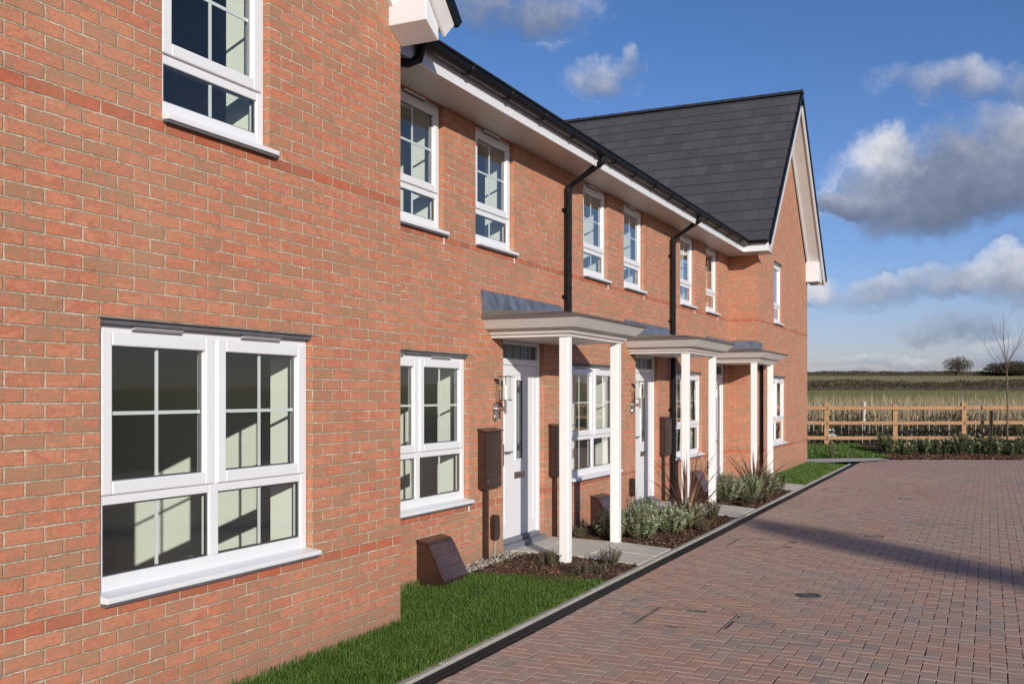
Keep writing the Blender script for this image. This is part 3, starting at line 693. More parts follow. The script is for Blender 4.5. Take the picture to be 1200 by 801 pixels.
entry_box(13.9, .42, 'small oval brown cable box left of the second front door')
entry_box(18.35, .42, 'small oval brown cable box left of the farthest front door')

# ------------------------------------------------------------------ ground
def q2w(X, q, z): p = RT*X+FW*q; return Vector((p.x, p.y, z))
def sheet(name, pts, mat): 
    mb = MB(); mb.face(pts); return structure(mb.build(name, mat))
# terrain sheets in bands running away from the houses to the horizon
prof = [(-3000, -.10), (-60, -.10), (27.2, -.10), (28.2, .06), (30, .27), (34, .22), (60, -.3), (150, -.4), (245, -.25), (300, 3.2), (420, 7.6), (550, 12.3), (900, 12.0), (4000, 6)]
def band(name, q0, q1, mat):
    mb = MB(); P = [p for p in prof if q0 <= p[0] <= q1]
    for (a, za), (b, zb) in zip(P, P[1:]): mb.face([q2w(-3500,a,za), q2w(3500,a,za), q2w(3500,b,zb), q2w(-3500,b,zb)])
    structure(mb.build(name, mat))
band('ground', -3000, 28.2, M['rough']); band('grass_bank', 28.2, 60, M['rough']); band('field', 60, 300, M['field']); band('far_field', 300, 4000, M['field2'])

# block paving, 90 degree herringbone of 200 x 100 blocks
pv = MB(); u = .1; g = .0024; rr = random.Random(3)
S_a, S_b, L_a, L_b = 2.0, 32.0, -9.0, 3.065
def inside(S, L): 
    q = L*math.sin(TH)+S*math.cos(TH)
    return q < 27.25
COVERS = [(7.35, 8.0, 1.85, 2.45), (11.7, 12.3, 2.2, 2.75), (19.1, 19.7, 2.2, 2.75)]
for i in range(int((S_b-S_a)/u)):
    for j in range(int((L_b-L_a)/u)+2):
        k = (i-j) % 4
        if k == 0: di, dj = 2, 1            # along S
        elif k == 3: di, dj = 1, 2          # along L
        else: continue
        s0, l0 = S_a+i*u, L_a+j*u; s1, l1 = s0+di*u, l0+dj*u
        cs, cl = (s0+s1)/2, (l0+l1)/2
        if not inside(cs, cl) or l0 > L_b-.02: continue
        l1 = min(l1, L_b); cl = (l0+l1)/2
        if l1-l0 < .02: continue
        if any(c[0]-.04 < cs < c[1]+.04 and c[2]-.04 < cl < c[3]+.04 for c in COVERS): continue
        near = cs < 16 and cl > -3.5
        h = rr.gauss(0, .0008) + .004*math.sin(cs*1.1+.4)*math.sin(cl*1.3) ; tx, ty = rr.gauss(0, .004), rr.gauss(0, .004)
        jx, jy = rr.gauss(0, .0009), rr.gauss(0, .0009)
        rv = min(1, max(0, rr.random()*.8 + .1*math.sin(cs*.9+cl*.5) + .1*math.sin(cs*2.3-cl*1.7)+.05))
        H_ = lambda S, L: h + tx*(S-cs) + ty*(L-cl)
        a0, a1, b0, b1 = s0+g+jx, s1-g+jx, l0+g+jy, l1-g+jy; c = .0032 if near else .0025
        T = [W(S,L,H_(S,L)) for S, L in ((a0+c,b0+c), (a0+c,b1-c), (a1-c,b1-c), (a1-c,b0+c))]
        Bt = [W(S,L,H_(S,L)-.0034) for S, L in ((a0,b0), (a0,b1), (a1,b1), (a1,b0))]
        vi = len(pv.v); pv.v.extend(map(tuple, T+Bt)); pv.f.append((vi,vi+3,vi+2,vi+1)); pv.uv.append(None); pv.r.append(rv)
        for e in range(4):
            pv.f.append((vi+e, vi+(e+1) % 4, vi+4+(e+1) % 4, vi+4+e)); pv.uv.append(None); pv.r.append(rv)
structure(pv.build('block_paving', M['paver'], rnd=True, fixn=False))
sheet('paving_bed', [W(S_a,-9,-.011), W(30.5,-1.2,-.011), W(28.7,3.07,-.011), W(S_a,3.07,-.011)], M['sand'])
bpy.data.objects['paving_bed']

ch = MB(); ch.box(2, 28.6, 3.07, 3.195, -.06, -.002); 
for k in range(2): ch.box(2, 28.6, 3.07+.008+k*.055, 3.07+.055+k*.055, -.0025, .0025)
structure(ch.build('drain_channel', M['channel']))
ed = MB(); x = 2.0
while x < 26.4: ed.box(x, x+.908, 3.198, 3.252, -.1, .022+random.uniform(-.003, .003)); x += .915
structure(ed.build('kerb_edging', M['edging'], bevel=.006))

def path(name, S0, S1, seed):
    mb = MB(); r = random.Random(seed); y = 3.254
    rows = [3.254, 3.86, 4.46, 4.738]
    for a, b in zip(rows, rows[1:]):
        za, zb = .026+.05*min(1, (a-3.25)/.8), .026+.05*min(1, (b-3.25)/.8)
        for (s0, s1) in ((S0, (S0+S1)/2), ((S0+S1)/2, S1)):
            e = .004; h = r.uniform(-.002, .002)
            mb.hexa([W(s0+e,a+e,-.08), W(s0+e,b-e,-.08), W(s1-e,b-e,-.08), W(s1-e,a+e,-.08), W(s0+e,a+e,za+h), W(s0+e,b-e,zb+h), W(s1-e,b-e,zb+h), W(s1-e,a+e,za+h)])
    structure(mb.build(name, M['concrete'], bevel=.004))
path('path', 9.82, 10.98, 1); path('path', 14.28, 15.44, 2); path('path', 18.74, 19.9, 3)
ep = MB()     # path curving round behind the far lawn
arc = [(9.35, 26.4, 9.35, 27.35), (8.6, 25.9, 8.2, 26.6), (8.0, 25.6, 7.4, 26.3), (5.0, 25.4, 4.6, 26.2)]
arc = [(10.15, 26.75, 10.1, 27.45), (9.3, 26.15, 8.9, 27.3), (8.2, 25.75, 7.9, 27.1), (5.5, 25.6, 5.2, 26.9)]
for (a, b, c, d), (e, f, g_, h_) in zip(arc, arc[1:]): ep.face([q2w(a,b,.035), q2w(c,d,.035), q2w(g_,h_,.035), q2w(e,f,.035)])
structure(ep.build('path', M['concrete']))

def bumpy(name, S0, S1, L0, L1, mat, zf, amp, seed, res=.06):
    mb = MB(); r = random.Random(seed); ns, nl = max(2, int((S1-S0)/res)), max(2, int((L1-L0)/res)); Hh = {}
    for i in range(ns+1):
        for j in range(nl+1): Hh[i, j] = W(S0+(S1-S0)*i/ns, L0+(L1-L0)*j/nl, (zf(L0+(L1-L0)*j/nl) if zf is zg else zf(S0+(S1-S0)*i/ns, L0+(L1-L0)*j/nl))+r.uniform(-amp, amp)*(0 if i in (0, ns) else 1))
    for i in range(ns):
        for j in range(nl): mb.face([Hh[i,j], Hh[i,j+1], Hh[i+1,j+1], Hh[i+1,j]])
    return structure(mb.build(name, mat))
zg = lambda L: .008+.045*min(1, max(0, (L-3.25)/.8))
def zl(S, L):      # the lawn dips to the gable and rises to the bed
    k = min(1, max(0, (S-SC-.2)/1.5)); t = min(1, max(0, (L-3.25)/.8)); return .004-.040*t*(1-k)+.036*t*k
BEDS = [(8.46, 9.815), (10.985, 14.275), (15.445, 18.735)]
for k, (a, b) in enumerate(BEDS): bumpy('bark_bed', a, b, 3.254, 4.739, M['soil'], zg, .012, k)
bumpy('lawn', 2.0, SC, 3.254, LG-.001, M['turf'], zl, .004, 11, .2); bumpy('lawn', SC, 8.46, 3.254, LR-.001, M['turf'], zl, .004, 12, .2)
structure(bumpy('lawn', 19.905, 26.1, 3.254, LG-.001, M['turf'], zg, .004, 13, .2))
bk = MB(); bk.face([q2w(5,27.1,.03), q2w(10.35,27.46,.03), q2w(10.35,30.2,.285), q2w(5,30.2,.285)]); structure(bk.build('lawn', M['turf']))
hb = MB(); hb.face([q2w(10.35,27.27,.0), q2w(30,27.27,.0), q2w(30,30.2,.285), q2w(10.35,30.2,.285)]); structure(hb.build('bark_bed', M['soil']))

def blades(mb, pts, hmin, hmax, w, rg, bend=.4, lo=0, hi=1):
    for (x, y, z) in pts:
        h = rg.uniform(hmin, hmax); a = rg.uniform(0, 6.283); b = rg.uniform(0, bend)*h; c = rg.uniform(0, 6.283)
        dx, dy = math.cos(a)*w/2, math.sin(a)*w/2; bx, by = math.cos(c)*b, math.sin(c)*b
        r = rg.uniform(lo, hi)
        i = len(mb.v)
        mb.v += [(x-dx, y-dy, z), (x+dx, y+dy, z), (x+dx*.7+bx*.35, y+dy*.7+by*.35, z+h*.6), (x-dx*.7+bx*.35, y-dy*.7+by*.35, z+h*.6), (x+bx, y+by, z+h)]
        mb.f += [(i, i+1, i+2, i+3), (i+3, i+2, i+4)]; mb.uv += [None, None]; mb.r += [r, r]
rg = random.Random(5)
def region(n, S0, S1, L0, L1, zf=zg): return [(-l, s, zf(l) if zf is zg else zf(s, l)) for s, l in ((rg.uniform(S0, S1), rg.uniform(L0, L1)) for _ in range(n))]
lm = MB()
blades(lm, region(30000, 4.0, SC, 3.256, LG, zl), .018, .046, .0050, rg, .7); blades(lm, [p for p in region(34000, SC, 8.95, 3.256, LR-.01, zl) if p[1] < 8.86-(-p[0]-3.25)*.29+rg.gauss(0, .02)], .018, .044, .0050, rg, .7)
blades(lm, region(3500, 2.2, 4.0, 3.256, LG, zl), .02, .05, .007, rg)
blades(lm, region(1500, 4.2, 8.7, 3.225, 3.262, zl), .02, .05, .005, rg, .9, .3, 1)
blades(lm, [W(S, (LG if S < SC else LR)-rg.uniform(0, .05), -.03 if S < SC else .03) for S in [rg.uniform(4, 8.6) for _ in range(1500)]], .03, .085, .006, rg, .8, .2, 1)
stuff(lm.build('grass', M['blade'], rnd=True), 'short green lawn grass growing along the foot of the near gable', 'grass')
lm = MB(); blades(lm, region(9000, 19.91, 26.1, 3.256, LG-.01), .025, .055, .012, rg)
stuff(lm.build('grass', M['blade'], rnd=True), 'short green lawn grass in front of the far gable', 'grass')
lm = MB(); pts = []
for _ in range(7000):
    X, q = rg.uniform(7.5, 10.4), rg.uniform(27.45, 30.1); p = q2w(X, q, .03+(q-27.3)/2.9*.25); pts.append(tuple(p))
blades(lm, pts, .03, .08, .016, rg); stuff(lm.build('grass', M['blade'], rnd=True), 'green grass strip in front of the timber fence', 'grass')

def chips(n, S0, S1, L0, L1, size, mat, name, label, cat, zf=zg, dz=.012):
    mb = MB()
    for _ in range(n):
        s, l = rg.uniform(S0, S1), rg.uniform(L0, L1); c = W(s, l, zf(l)+rg.uniform(0, dz)); a = rg.uniform(0, 6.28); k = rg.uniform(.4, 1)*size
        t = rg.gauss(0, .4); d = Vector((math.cos(a), math.sin(a), t)).normalized(); e = d.cross(Vector((rg.gauss(0,.3), rg.gauss(0,.3), 1))).normalized(); n_ = d.cross(e)
        mb.obox(c, d*k, e*k*rg.uniform(.25, .6), n_*k*.16, rg.random()**1.6)
    return stuff(mb.build(name, mat, rnd=True), label, cat)
chips(3000, 8.52, 9.81, 3.5, 4.45, .022, M['chips'], 'bark_mulch', 'dark brown bark chips in the bed before the nearest porch', 'mulch')
chips(500, 8.95, 9.81, 3.27, 3.5, .022, M['chips'], 'bark_mulch', 'dark brown bark chips along the kerb before the nearest porch', 'mulch')
chips(4200, 10.99, 14.27, 3.27, 4.72, .026, M['chips'], 'bark_mulch', 'dark brown bark chips under the shrubs before the second front door', 'mulch')
chips(2600, 15.45, 18.73, 3.27, 4.72, .03, M['chips'], 'bark_mulch', 'dark brown bark chips in the farthest bed beside the houses', 'mulch')
chips(600, 8.42, 9.8, 4.5, 4.73, .016, M['gravel'], 'gravel', 'pale gravel strip along the wall beside the nearest gas meter box', 'gravel', dz=.03)
hc = MB()
for _ in range(2500):
    X, q = rg.uniform(10.4, 18), rg.uniform(27.28, 28.3); c = q2w(X, q, .01+(q-27.27)*.098+rg.uniform(0, .02)); a = rg.uniform(0, 6.28); k = rg.uniform(.02, .05)
    d = Vector((math.cos(a), math.sin(a), rg.gauss(0,.4))).normalized(); e = d.cross(Vector((0,0,1))).normalized(); hc.obox(c, d*k, e*k*.5, d.cross(e)*k*.15, rg.random())
stuff(hc.build('bark_mulch', M['chips'], rnd=True), 'dark brown bark mulch under the hedge along the paving', 'mulch')
st = MB(); blades(st, region(500, 8.8, 9.75, 3.3, 4.6), .02, .05, .012, rg, 1, .0, 1); blades(st, region(500, 11, 14.2, 3.3, 4.6), .02, .05, .012, rg, 1)
# sprigs of dull ground cover in the nearest bed
stuff(st.build('ground_cover', M['heather'], rnd=True), 'thin sprigs of dull ground cover sprouting through the bark', 'ground cover')

# covers in the paving
def inspection_cover(c, label, frame_mat):
    t = thing('inspection_cover', label, 'drain cover', W((c[0]+c[1])/2, (c[2]+c[3])/2, 0), 'block filled inspection covers in the paving')
    f = MB(); e = .010
    f.box(c[0]-.03, c[0]-.03+e, c[2]-.03, c[3]+.03, -.02, .006); f.box(c[1]+.03-e, c[1]+.03, c[2]-.03, c[3]+.03, -.02, .006)
    f.box(c[0]-.03+e, c[1]+.03-e, c[2]-.03, c[2]-.03+e, -.02, .006); f.box(c[0]-.03+e, c[1]+.03-e, c[3]+.03-e, c[3]+.03, -.02, .006); f.build('frame', frame_mat, t)
    b = MB(); r = random.Random(int(c[0]*10)); a0, a1, b0, b1 = c[0]-.012, c[1]+.012, c[2]-.012, c[3]+.012
    nS, nL = 6, 3
    for i in range(nS):
        off = 0 if i % 2 else .5
        for j in range(nL+1):
            s0, s1 = a0+(a1-a0)*i/nS, a0+(a1-a0)*(i+1)/nS; l0, l1 = b0+(b1-b0)*(j-off)/nL, b0+(b1-b0)*(j+1-off)/nL
            l0, l1 = max(l0, b0), min(l1, b1)
            if l1-l0 < .02: continue
            b.box(s0+.003, s1-.003, l0+.003, l1-.003, -.03, .005+r.gauss(0, .001), r.choice([.1, .3, .5, .7, .78]))
    b.build('block_infill', M['paver'], t, rnd=True, bevel=.004)
    k = MB(); k.box(a0+.02, a0+.045, (b0+b1)/2-.08, (b0+b1)/2+.08, -.0, .0072); k.box(a1-.045, a1-.02, (b0+b1)/2-.08, (b0+b1)/2+.08, 0, .0072); k.build('lifting_slot', M['iron'], t)
inspection_cover(COVERS[0], 'nearest block filled inspection cover in the paving', M['coverframe'])
inspection_cover(COVERS[1], 'block filled inspection cover in the paving by the second flower bed', M['coverframe'])
inspection_cover(COVERS[2], 'farthest block filled inspection cover in the paving, by the far lawn', M['coverframe'])
def drain_cover(S, L, r, label):
    t = thing('drain_cover', label, 'drain cover', W(S, L, 0), 'small iron drain covers')
    m_ = MB(); m_.lathe(W(S, L, -.01), [(r, 0), (r, .016), (r*.86, .018), (r*.84, .012), (r*.2, .012)], 24); m_.build('lid', M['iron'], t)
    k = MB(); k.box(S-.01, S+.01, L-r*.5, L+r*.5, .001, .0055); k.build('lifting_bar', M['lintel'], t)
drain_cover(9.06, 1.44, .105, 'nearest small dark iron drain cover in the paving')
drain_cover(13.2, 1.30, .12, 'small dark iron drain cover where the shadow crosses the paving')
drain_cover(18.2, 1.28, .12, 'farthest small dark iron drain cover in the paving')

# ------------------------------------------------------------------ planting
def leaf(mb, p, d, n_, ln, w, r):
    s = d.cross(n_).normalized()*w/2; m_ = p+d*ln*.5+n_*ln*.06
    i = len(mb.v); mb.v += [tuple(p), tuple(m_+s), tuple(p+d*ln), tuple(m_-s)]; mb.f.append((i, i+1, i+2, i+3)); mb.uv.append(None); mb.r.append(r)
def rdir(rg, up=0):
    v = Vector((rg.gauss(0,1), rg.gauss(0,1), rg.gauss(0,1)+up)); return v.normalized()
def shrub(S, L, r, h, seed, name, label, cat, group, mat, ln=.045, w=.014, stems=70, per=16, hi=1.0):
    rg = random.Random(seed); c = W(S, L, .03)
    t = thing(name, label, cat, c, group)
    sm = MB(); lv = MB()
    for k in range(stems):
        a = rg.uniform(0, 6.283); e = rg.random()**.6; rad = r*e
        tip = c+Vector((math.cos(a)*rad, math.sin(a)*rad, h*(.45+.55*math.sqrt(max(0, 1-e*e))*rg.uniform(.75, 1.1)))); base = c+Vector((math.cos(a)*rad*.25, math.sin(a)*rad*.25, 0))
        midp = base.lerp(tip, .5)+Vector((0,0,-.03))
        sm.tube([base, midp, tip], [.005, .004, .002], 4, caps=False)
        ax = (tip-midp).normalized()
        for i in range(per):
            f = rg.uniform(.35, 1.02); p = base.lerp(midp, f*2) if f < .5 else midp.lerp(tip, f*2-1)
            o = rdir(rg); o = (o-ax*o.dot(ax)).normalized(); d = (o+ax*rg.uniform(.2, 1.0)).normalized()
            leaf(lv, p, d, ax, ln*rg.uniform(.7, 1.25), w*rg.uniform(.8, 1.2), min(1, max(0, rg.gauss(.35+.35*f, .2)))*hi)
    sm.build('stem', M['stemgreen'], t); lv.build('foliage', mat, t, rnd=True)
G2 = 'silver green shrubs in the flower beds'
hebes = [(11.32, 4.08, .25, .40, 'silver green shrub squeezed against the second gas meter box'), (11.42, 3.76, .27, .42, 'silver green shrub just right of the second white post of the nearest porch'),
         (11.95, 3.86, .29, .46, 'tall silver green shrub in the middle of the second flower bed'), (12.1, 3.60, .25, .34, 'silver green shrub in front of the near bronze sword-leaf plant, close to the kerb'),
         (12.72, 3.56, .26, .36, 'silver green shrub right of the near bronze sword-leaf plant'),
         (15.85, 3.78, .28, .50, 'silver green shrub just right of the second porch posts'), (16.25, 3.5, .27, .46, 'silver green shrub below the far bronze sword-leaf plant'), (17.25, 3.5, .28, .48, 'silver green shrub right of the far bronze sword-leaf plant')]
for k, (S, L, r, h, lab) in enumerate(hebes): shrub(S, L, r, h, 20+k, 'silver_shrub', lab, 'shrub', G2, M['hebe'], stems=105, per=24, ln=.040, w=.0125)
G3 = 'small dark shrubs in the flower beds'
for k, (S, L, r, h, lab) in enumerate([(13.75, 3.5, .17, .26, 'small dark green shrub near the second path and the kerb'), (13.3, 3.7, .16, .24, 'small dark shrub behind the one by the second path'),
                                       (15.62, 3.42, .10, .20, 'tiny green shrub at the corner of the farthest bed'), (18.2, 3.45, .28, .34, 'low dark shrub at the end of the farthest bed')]):
    shrub(S, L, r, h, 40+k, 'dark_shrub', lab, 'shrub', G3, M['laurel'], stems=40, per=12, ln=.04, w=.018, hi=.8)
G4 = 'small dull sprigs in the bark'
for k, (S, L, r, h, lab) in enumerate([(9.62, 3.50, .13, .19, 'small dull grey shrub near the kerb by the first path'), (8.95, 3.55, .12, .14, 'low dull sprig at the edge of the near lawn'), (9.25, 4.02, .15, .17, 'dull green sprig behind the first porch post'),
                                       (11.25, 4.5, .15, .16, 'pale dull plant below the second window by the wall'), (12.6, 3.32, .10, .13, 'small dull sprig beside the kerb in the second bed'), (16.5, 3.34, .15, .15, 'dull sprig beside the kerb in the farthest bed'), (9.12, 3.42, .09, .10, 'tiny dull sprig between kerb and lawn')]):
    shrub(S, L, r, h, 60+k, 'small_shrub', lab, 'shrub', G4, M['heather'], stems=36, per=16, ln=.03, w=.009)
def sword_plant(S, L, h, seed, label):
    rg = random.Random(seed); c = W(S, L, .03); t = thing('sword_leaf_plant', label, 'plant', c, 'bronze sword-leaf plants'); mb = MB()
    for k in range(64):
        a = rg.uniform(0, 6.283); lean = rg.uniform(.12, 1.25); ln = h*rg.uniform(.6, 1.2); w = rg.uniform(.020, .038)
        o = Vector((math.cos(a), math.sin(a), 0)); s = Vector((-math.sin(a), math.cos(a), 0)); p = c+o*.03; prev = None; n_ = 7; r = rg.random(); ang = lean*.75
        droop = rg.uniform(.0, .16)+lean*.05
        for i in range(n_+1):
            f = i/n_; ww = w*(1-f**2.2)+.001
            L_, R_ = p-s*ww/2+o*ww*.12, p+s*ww/2+o*ww*.12
            if prev: mb.face([prev[0], prev[1], R_, L_], r=r)
            prev = (L_, R_); d = o*math.sin(ang)+Vector((0,0,1))*math.cos(ang); p = p+d*ln/n_; ang += droop
    mb.build('foliage', M['phorm'], t, rnd=True)
sword_plant(12.75, 3.58, .98, 3, 'bronze sword-leaf plant in the second bed, before the second front door')
sword_plant(16.95, 3.58, .95, 4, 'bronze sword-leaf plant in the farthest bed, before the far gable')

# hedge plants, fence and young tree at the end of the paving (frame turned to the fence line)
def fshrub(X, q, r, h, seed, label):
    p = q2w(X, q, 0); shrub(p.y, -p.x, r, h, seed, 'hedge_shrub', label, 'shrub', 'young hedge shrubs before the fence', M['laurel'], ln=.10, w=.045, stems=46, per=14)
xs = [10.55, 11.05, 11.55, 12.1, 12.6, 13.1, 13.65, 14.15, 14.7, 15.2, 15.75, 16.3]
labs = ['first dark glossy shrub of the hedge, at its left end', 'second dark shrub from the left end of the hedge', 'dark hedge shrub below the middle fence post', 'dark hedge shrub just right of the middle fence post', 'dark hedge shrub midway between two fence posts', 'dark hedge shrub left of the right fence post',
        'dark hedge shrub below the right fence post', 'dark hedge shrub left of the young tree', 'dark hedge shrub right of the young tree trunk', 'dark hedge shrub at the right edge of the photo', 'dark hedge shrub just beyond the right edge of the view', 'last dark shrub of the hedge on the right']
rs = random.Random(9)
for k, (X, lab) in enumerate(zip(xs[:11], labs)): fshrub(X+rs.uniform(-.1,.1), 28.15+rs.uniform(-.25,.3), rs.uniform(.36, .46), rs.uniform(.44, .66), 100+k, lab)
p = q2w(8.75, 27.25, 0); shrub(p.y, -p.x, .16, .5, 130, 'pale_shrub', 'small pale variegated shrub at the corner of the far gable', 'shrub', None, attr_mat('variegated_leaf', [(0, (.06,.09,.03)), (.5, (.2,.22,.1)), (1, (.5,.46,.3))]), ln=.07, w=.03, stems=16, per=8)

fn = thing('timber_fence', 'new orange-brown post and rail fence across the end of the paving', 'fence', q2w(11.5, 30, .28))
for k in range(-2, 7):
    X = 9.45+2.065*k; mb = MB(); c = q2w(X, 30.0, .85); rr_ = random.Random(k)
    mb.obox(c+Vector((0,0,rr_.uniform(-.03,.03))), RT*.072, FW*.05, Vector((0,0,.66))); mb.build('post', M['wood'], fn, bevel=.008)
for z, dz in ((1.385, .052), (.93, .052), (.485, .052)):
    for k in range(-2, 6, 2):
        X0 = 9.45+2.065*k; mb = MB(); dd = random.Random(k*7+int(z*10)).uniform(-.012, .012)
        mb.obox(q2w(X0+2.065, 29.93, z+dd), RT*2.055, FW*.02, Vector((0,0,dz))); mb.build('rail', M['wood'], fn, bevel=.005)
# posts and planting canes behind the fence
for X, q, h, lab, mt in ((11.63, 33, 1.35, 'pale wooden post leaning behind the timber fence', 'palewood'), (14.02, 34, 1.25, 'dark weathered post behind the fence, between the middle and right fence posts', 'greywood'),
                     (15.9, 34, 1.2, 'dark weathered post behind the fence at the right edge', 'greywood'), (14.2, 29.6, 1.1, 'dark stake standing left of the young tree', 'bark')):
    mb = MB(); c = q2w(X, q, .2); mb.tube([c, c+Vector((.03, 0, h))], [.06, .05], 8); o = mb.build('wooden_post', M[mt]); tag(o, lab, 'post')
rs = random.Random(77); cl = 'thin pale planting canes standing behind the fence rails'
for k in range(22):
    X = 9.2+k*.29+rs.uniform(-.1, .1); c = q2w(X, 30.9+rs.uniform(0,.5), .2); mb = MB(); mb.tube([c, c+Vector((rs.uniform(-.02,.02), 0, rs.uniform(.5, .95)))], .011, 5)
    o = mb.build('planting_cane', M['palewood']); tag(o, 'thin pale planting cane in the row behind the fence rails', 'cane', cl)
wb = MB(); c = q2w(9.93, 31, .55)
for k in range(40):
    d = rdir(rs); leaf(wb, c+d*.06, rdir(rs), d, .16, .12, .9)
o = wb.build('plastic_bag', M['pvc']); tag(o, 'scrap of white plastic caught behind the left fence post', 'plastic bag')

# rough growth behind the fence
rd = MB(); pts = []
for _ in range(24000):
    X, q = rg.uniform(3, 24), rg.uniform(33, 50); z = .22-(q-34)*.02
    pts.append(tuple(q2w(X, q, z)))
blades(rd, pts, .95, 1.75, .026, rg, .3); stuff(rd.build('reeds', M['straw'], rnd=True), 'tall dry straw-coloured grass behind the fence', 'dry grass')
bb_ = MB()
for _ in range(11000):
    X, q = rg.uniform(3, 24), rg.uniform(30.8, 33.6); c = q2w(X, q, .24+rg.random()**1.4*.72*(1+.35*math.sin(X*1.9))); d = rdir(rg, .4); leaf(bb_, c, d, rdir(rg), rg.uniform(.07, .22), rg.uniform(.02, .06), rg.random())
pts = [tuple(q2w(rg.uniform(3, 24), rg.uniform(30.5, 34), .24)) for _ in range(3500)]
blades(bb_, pts, .3, .9, .016, rg, .4); stuff(bb_.build('bramble', M['bramble'], rnd=True), 'tangle of dark brambles and dead stems behind the lower fence rails', 'brambles')

def hedge(name, X0, X1, q, z, h, d, n, mat, label, seed, gaps=0, leaf_s=.5, core=.7):
    rg = random.Random(seed); mb = MB(); t = thing(name, label, 'hedge', q2w((X0+X1)/2, q, z))
    for _ in range(n):
        X = rg.uniform(X0, X1); top = h*(.86+.10*math.sin(X*.13+seed)+.06*math.sin(X*.71)); f = rg.random(); 
        c = q2w(X, q+rg.uniform(-d, d)*(1-.4*f), z+top*(f**.8 if rg.random() > gaps else rg.uniform(.35, 1)))
        leaf(mb, c, rdir(rg, .5), rdir(rg), leaf_s*rg.uniform(.5, 1.3), leaf_s*.5*rg.uniform(.5, 1.2), rg.random())
    mb.build('foliage', mat, t, rnd=True)
    co_ = MB(); X = X0; prev = None        # dense woody heart of the hedge
    while X <= X1:
        hh = h*core*(.9+.1*math.sin(X*.37)+rg.uniform(-.05, .05)); cur = [q2w(X, q-d*.35, z-.3), q2w(X, q-d*.2, z+hh), q2w(X, q+d*.2, z+hh), q2w(X, q+d*.35, z-.3)]
        if prev:
            for e in range(3): co_.face([prev[e], cur[e], cur[e+1], prev[e+1]])
        prev = cur; X += .9
    co_.build('hedge_core', M['hedgecore'], t)
    tk = MB(); X = X0
    while X < X1:
        c = q2w(X, q+rg.uniform(-d*.3, d*.3), z-.2); tk.tube([c, c+Vector((rg.uniform(-.2,.2), 0, h*.8))], [.09, .04], 4); X += rg.uniform(.8, 2.6)
    tk.build('trunk', M['bark'], t)
hedge('field_hedge', 40, 260, 300, 3.1, 3.3, .9, 26000, M['hedge'], 'leafless brown hedge between the two fields', 1, .45, .55)
hedge('field_hedge', 60, 480, 552, 12.2, 3.0, 1.6, 26000, M['hedgefar'], 'dark hedge along the horizon', 2, .1, .6, .95)
def far_tree(name, X, q, z, h, r, seed, label, cat, dense, mat, leafs=.7):
    rg = random.Random(seed); base = q2w(X, q, z); t = thing(name, label, cat, base)
    tk = MB(); tk.tube([base, base+Vector((0,0,h*.45))], [h*.03, h*.018], 6); cr = MB(); cen = base+Vector((0,0,h*.58))
    for k in range(60):
        d = rdir(rg, .35); e = cen+Vector((d.x*r, d.y*r, d.z*h*.45))*rg.uniform(.6, 1.0); s = base+Vector((0,0,h*rg.uniform(.15, .45)))
        tk.tube([s, s.lerp(e, .5)+Vector((0,0,h*.04)), e], [h*.010, h*.006, h*.002], 4, caps=False)
    for k in range(dense):
        d = rdir(rg); u_ = rg.random()**.45; bump_ = 1+.16*math.sin(d.x*7+seed)*math.sin(d.z*6); p = cen+Vector((d.x*r*bump_, d.y*r*bump_, d.z*h*.43*bump_))*u_
        leaf(cr, p, rdir(rg, .3), rdir(rg), leafs*rg.uniform(.4, 1.2), leafs*.22, rg.random())
    tk.build('trunk', M['bark'], t); cr.build('crown', mat, t, rnd=True)
far_tree('bare_tree', 246, 550, 12.2, 10.5, 8.2, 3, 'round bare tree standing on the horizon hedge', 'tree', 2600, M['hedgefar'], 1.1)
far_tree('tree_clump', 274, 545, 12, 7.8, 15, 4, 'low dark clump of trees on the horizon behind the young tree', 'trees', 9000, M['hedgefar'], 1.2)
far_tree('tree_clump', 303, 548, 12, 8, 16, 6, 'low dark clump of trees on the horizon at the right edge', 'trees', 9000, M['hedgefar'], 1.2)

def young_tree(base, h, seed):
    rg = random.Random(seed); t = thing('young_tree', 'slim leafless young tree standing in the hedge before the fence', 'tree', base)
    tk = MB(); fork = base+Vector((0,0,h*.60)); tk.tube([base, base+Vector((.02,0,h*.3)), fork], [.030, .025, .021], 8); tk.build('trunk', M['bark'], t)
    br_ = MB()
    def grow(p, d, ln, r, lev):
        q = p; pts = [p]; rads = [r]; n_ = 4
        for i in range(n_):
            d = (d+Vector((rg.gauss(0,.10), rg.gauss(0,.10), .10))).normalized(); q = q+d*ln/n_; pts.append(q); rads.append(r*(1-.8*(i+1)/n_))
        br_.tube(pts, rads, 5, caps=False)
        if lev < 2:
            for k in range(4 if lev == 0 else 2):
                i = rg.randint(1, n_-1); a = rg.uniform(0, 6.28); dd = (d+Vector((math.cos(a), math.sin(a), .2))*.65).normalized(); grow(pts[i], dd, ln*rg.uniform(.35, .6), rads[i]*.6, lev+1)
    grow(fork, Vector((.05, 0, 1)), h*.44, .015, 0)
    for k in range(8):
        a = 6.28*k/8+rg.uniform(-.2, .2); el = rg.uniform(.5, 1.3); grow(fork+Vector((0,0,rg.uniform(-.1, .25))), Vector((math.cos(a)*.75, math.sin(a)*.75, el)).normalized(), h*rg.uniform(.22, .38), .010, 1)
    br_.build('branch', M['bark'], t)
young_tree(q2w(14.39, 29.0, .15), 3.85, 12)

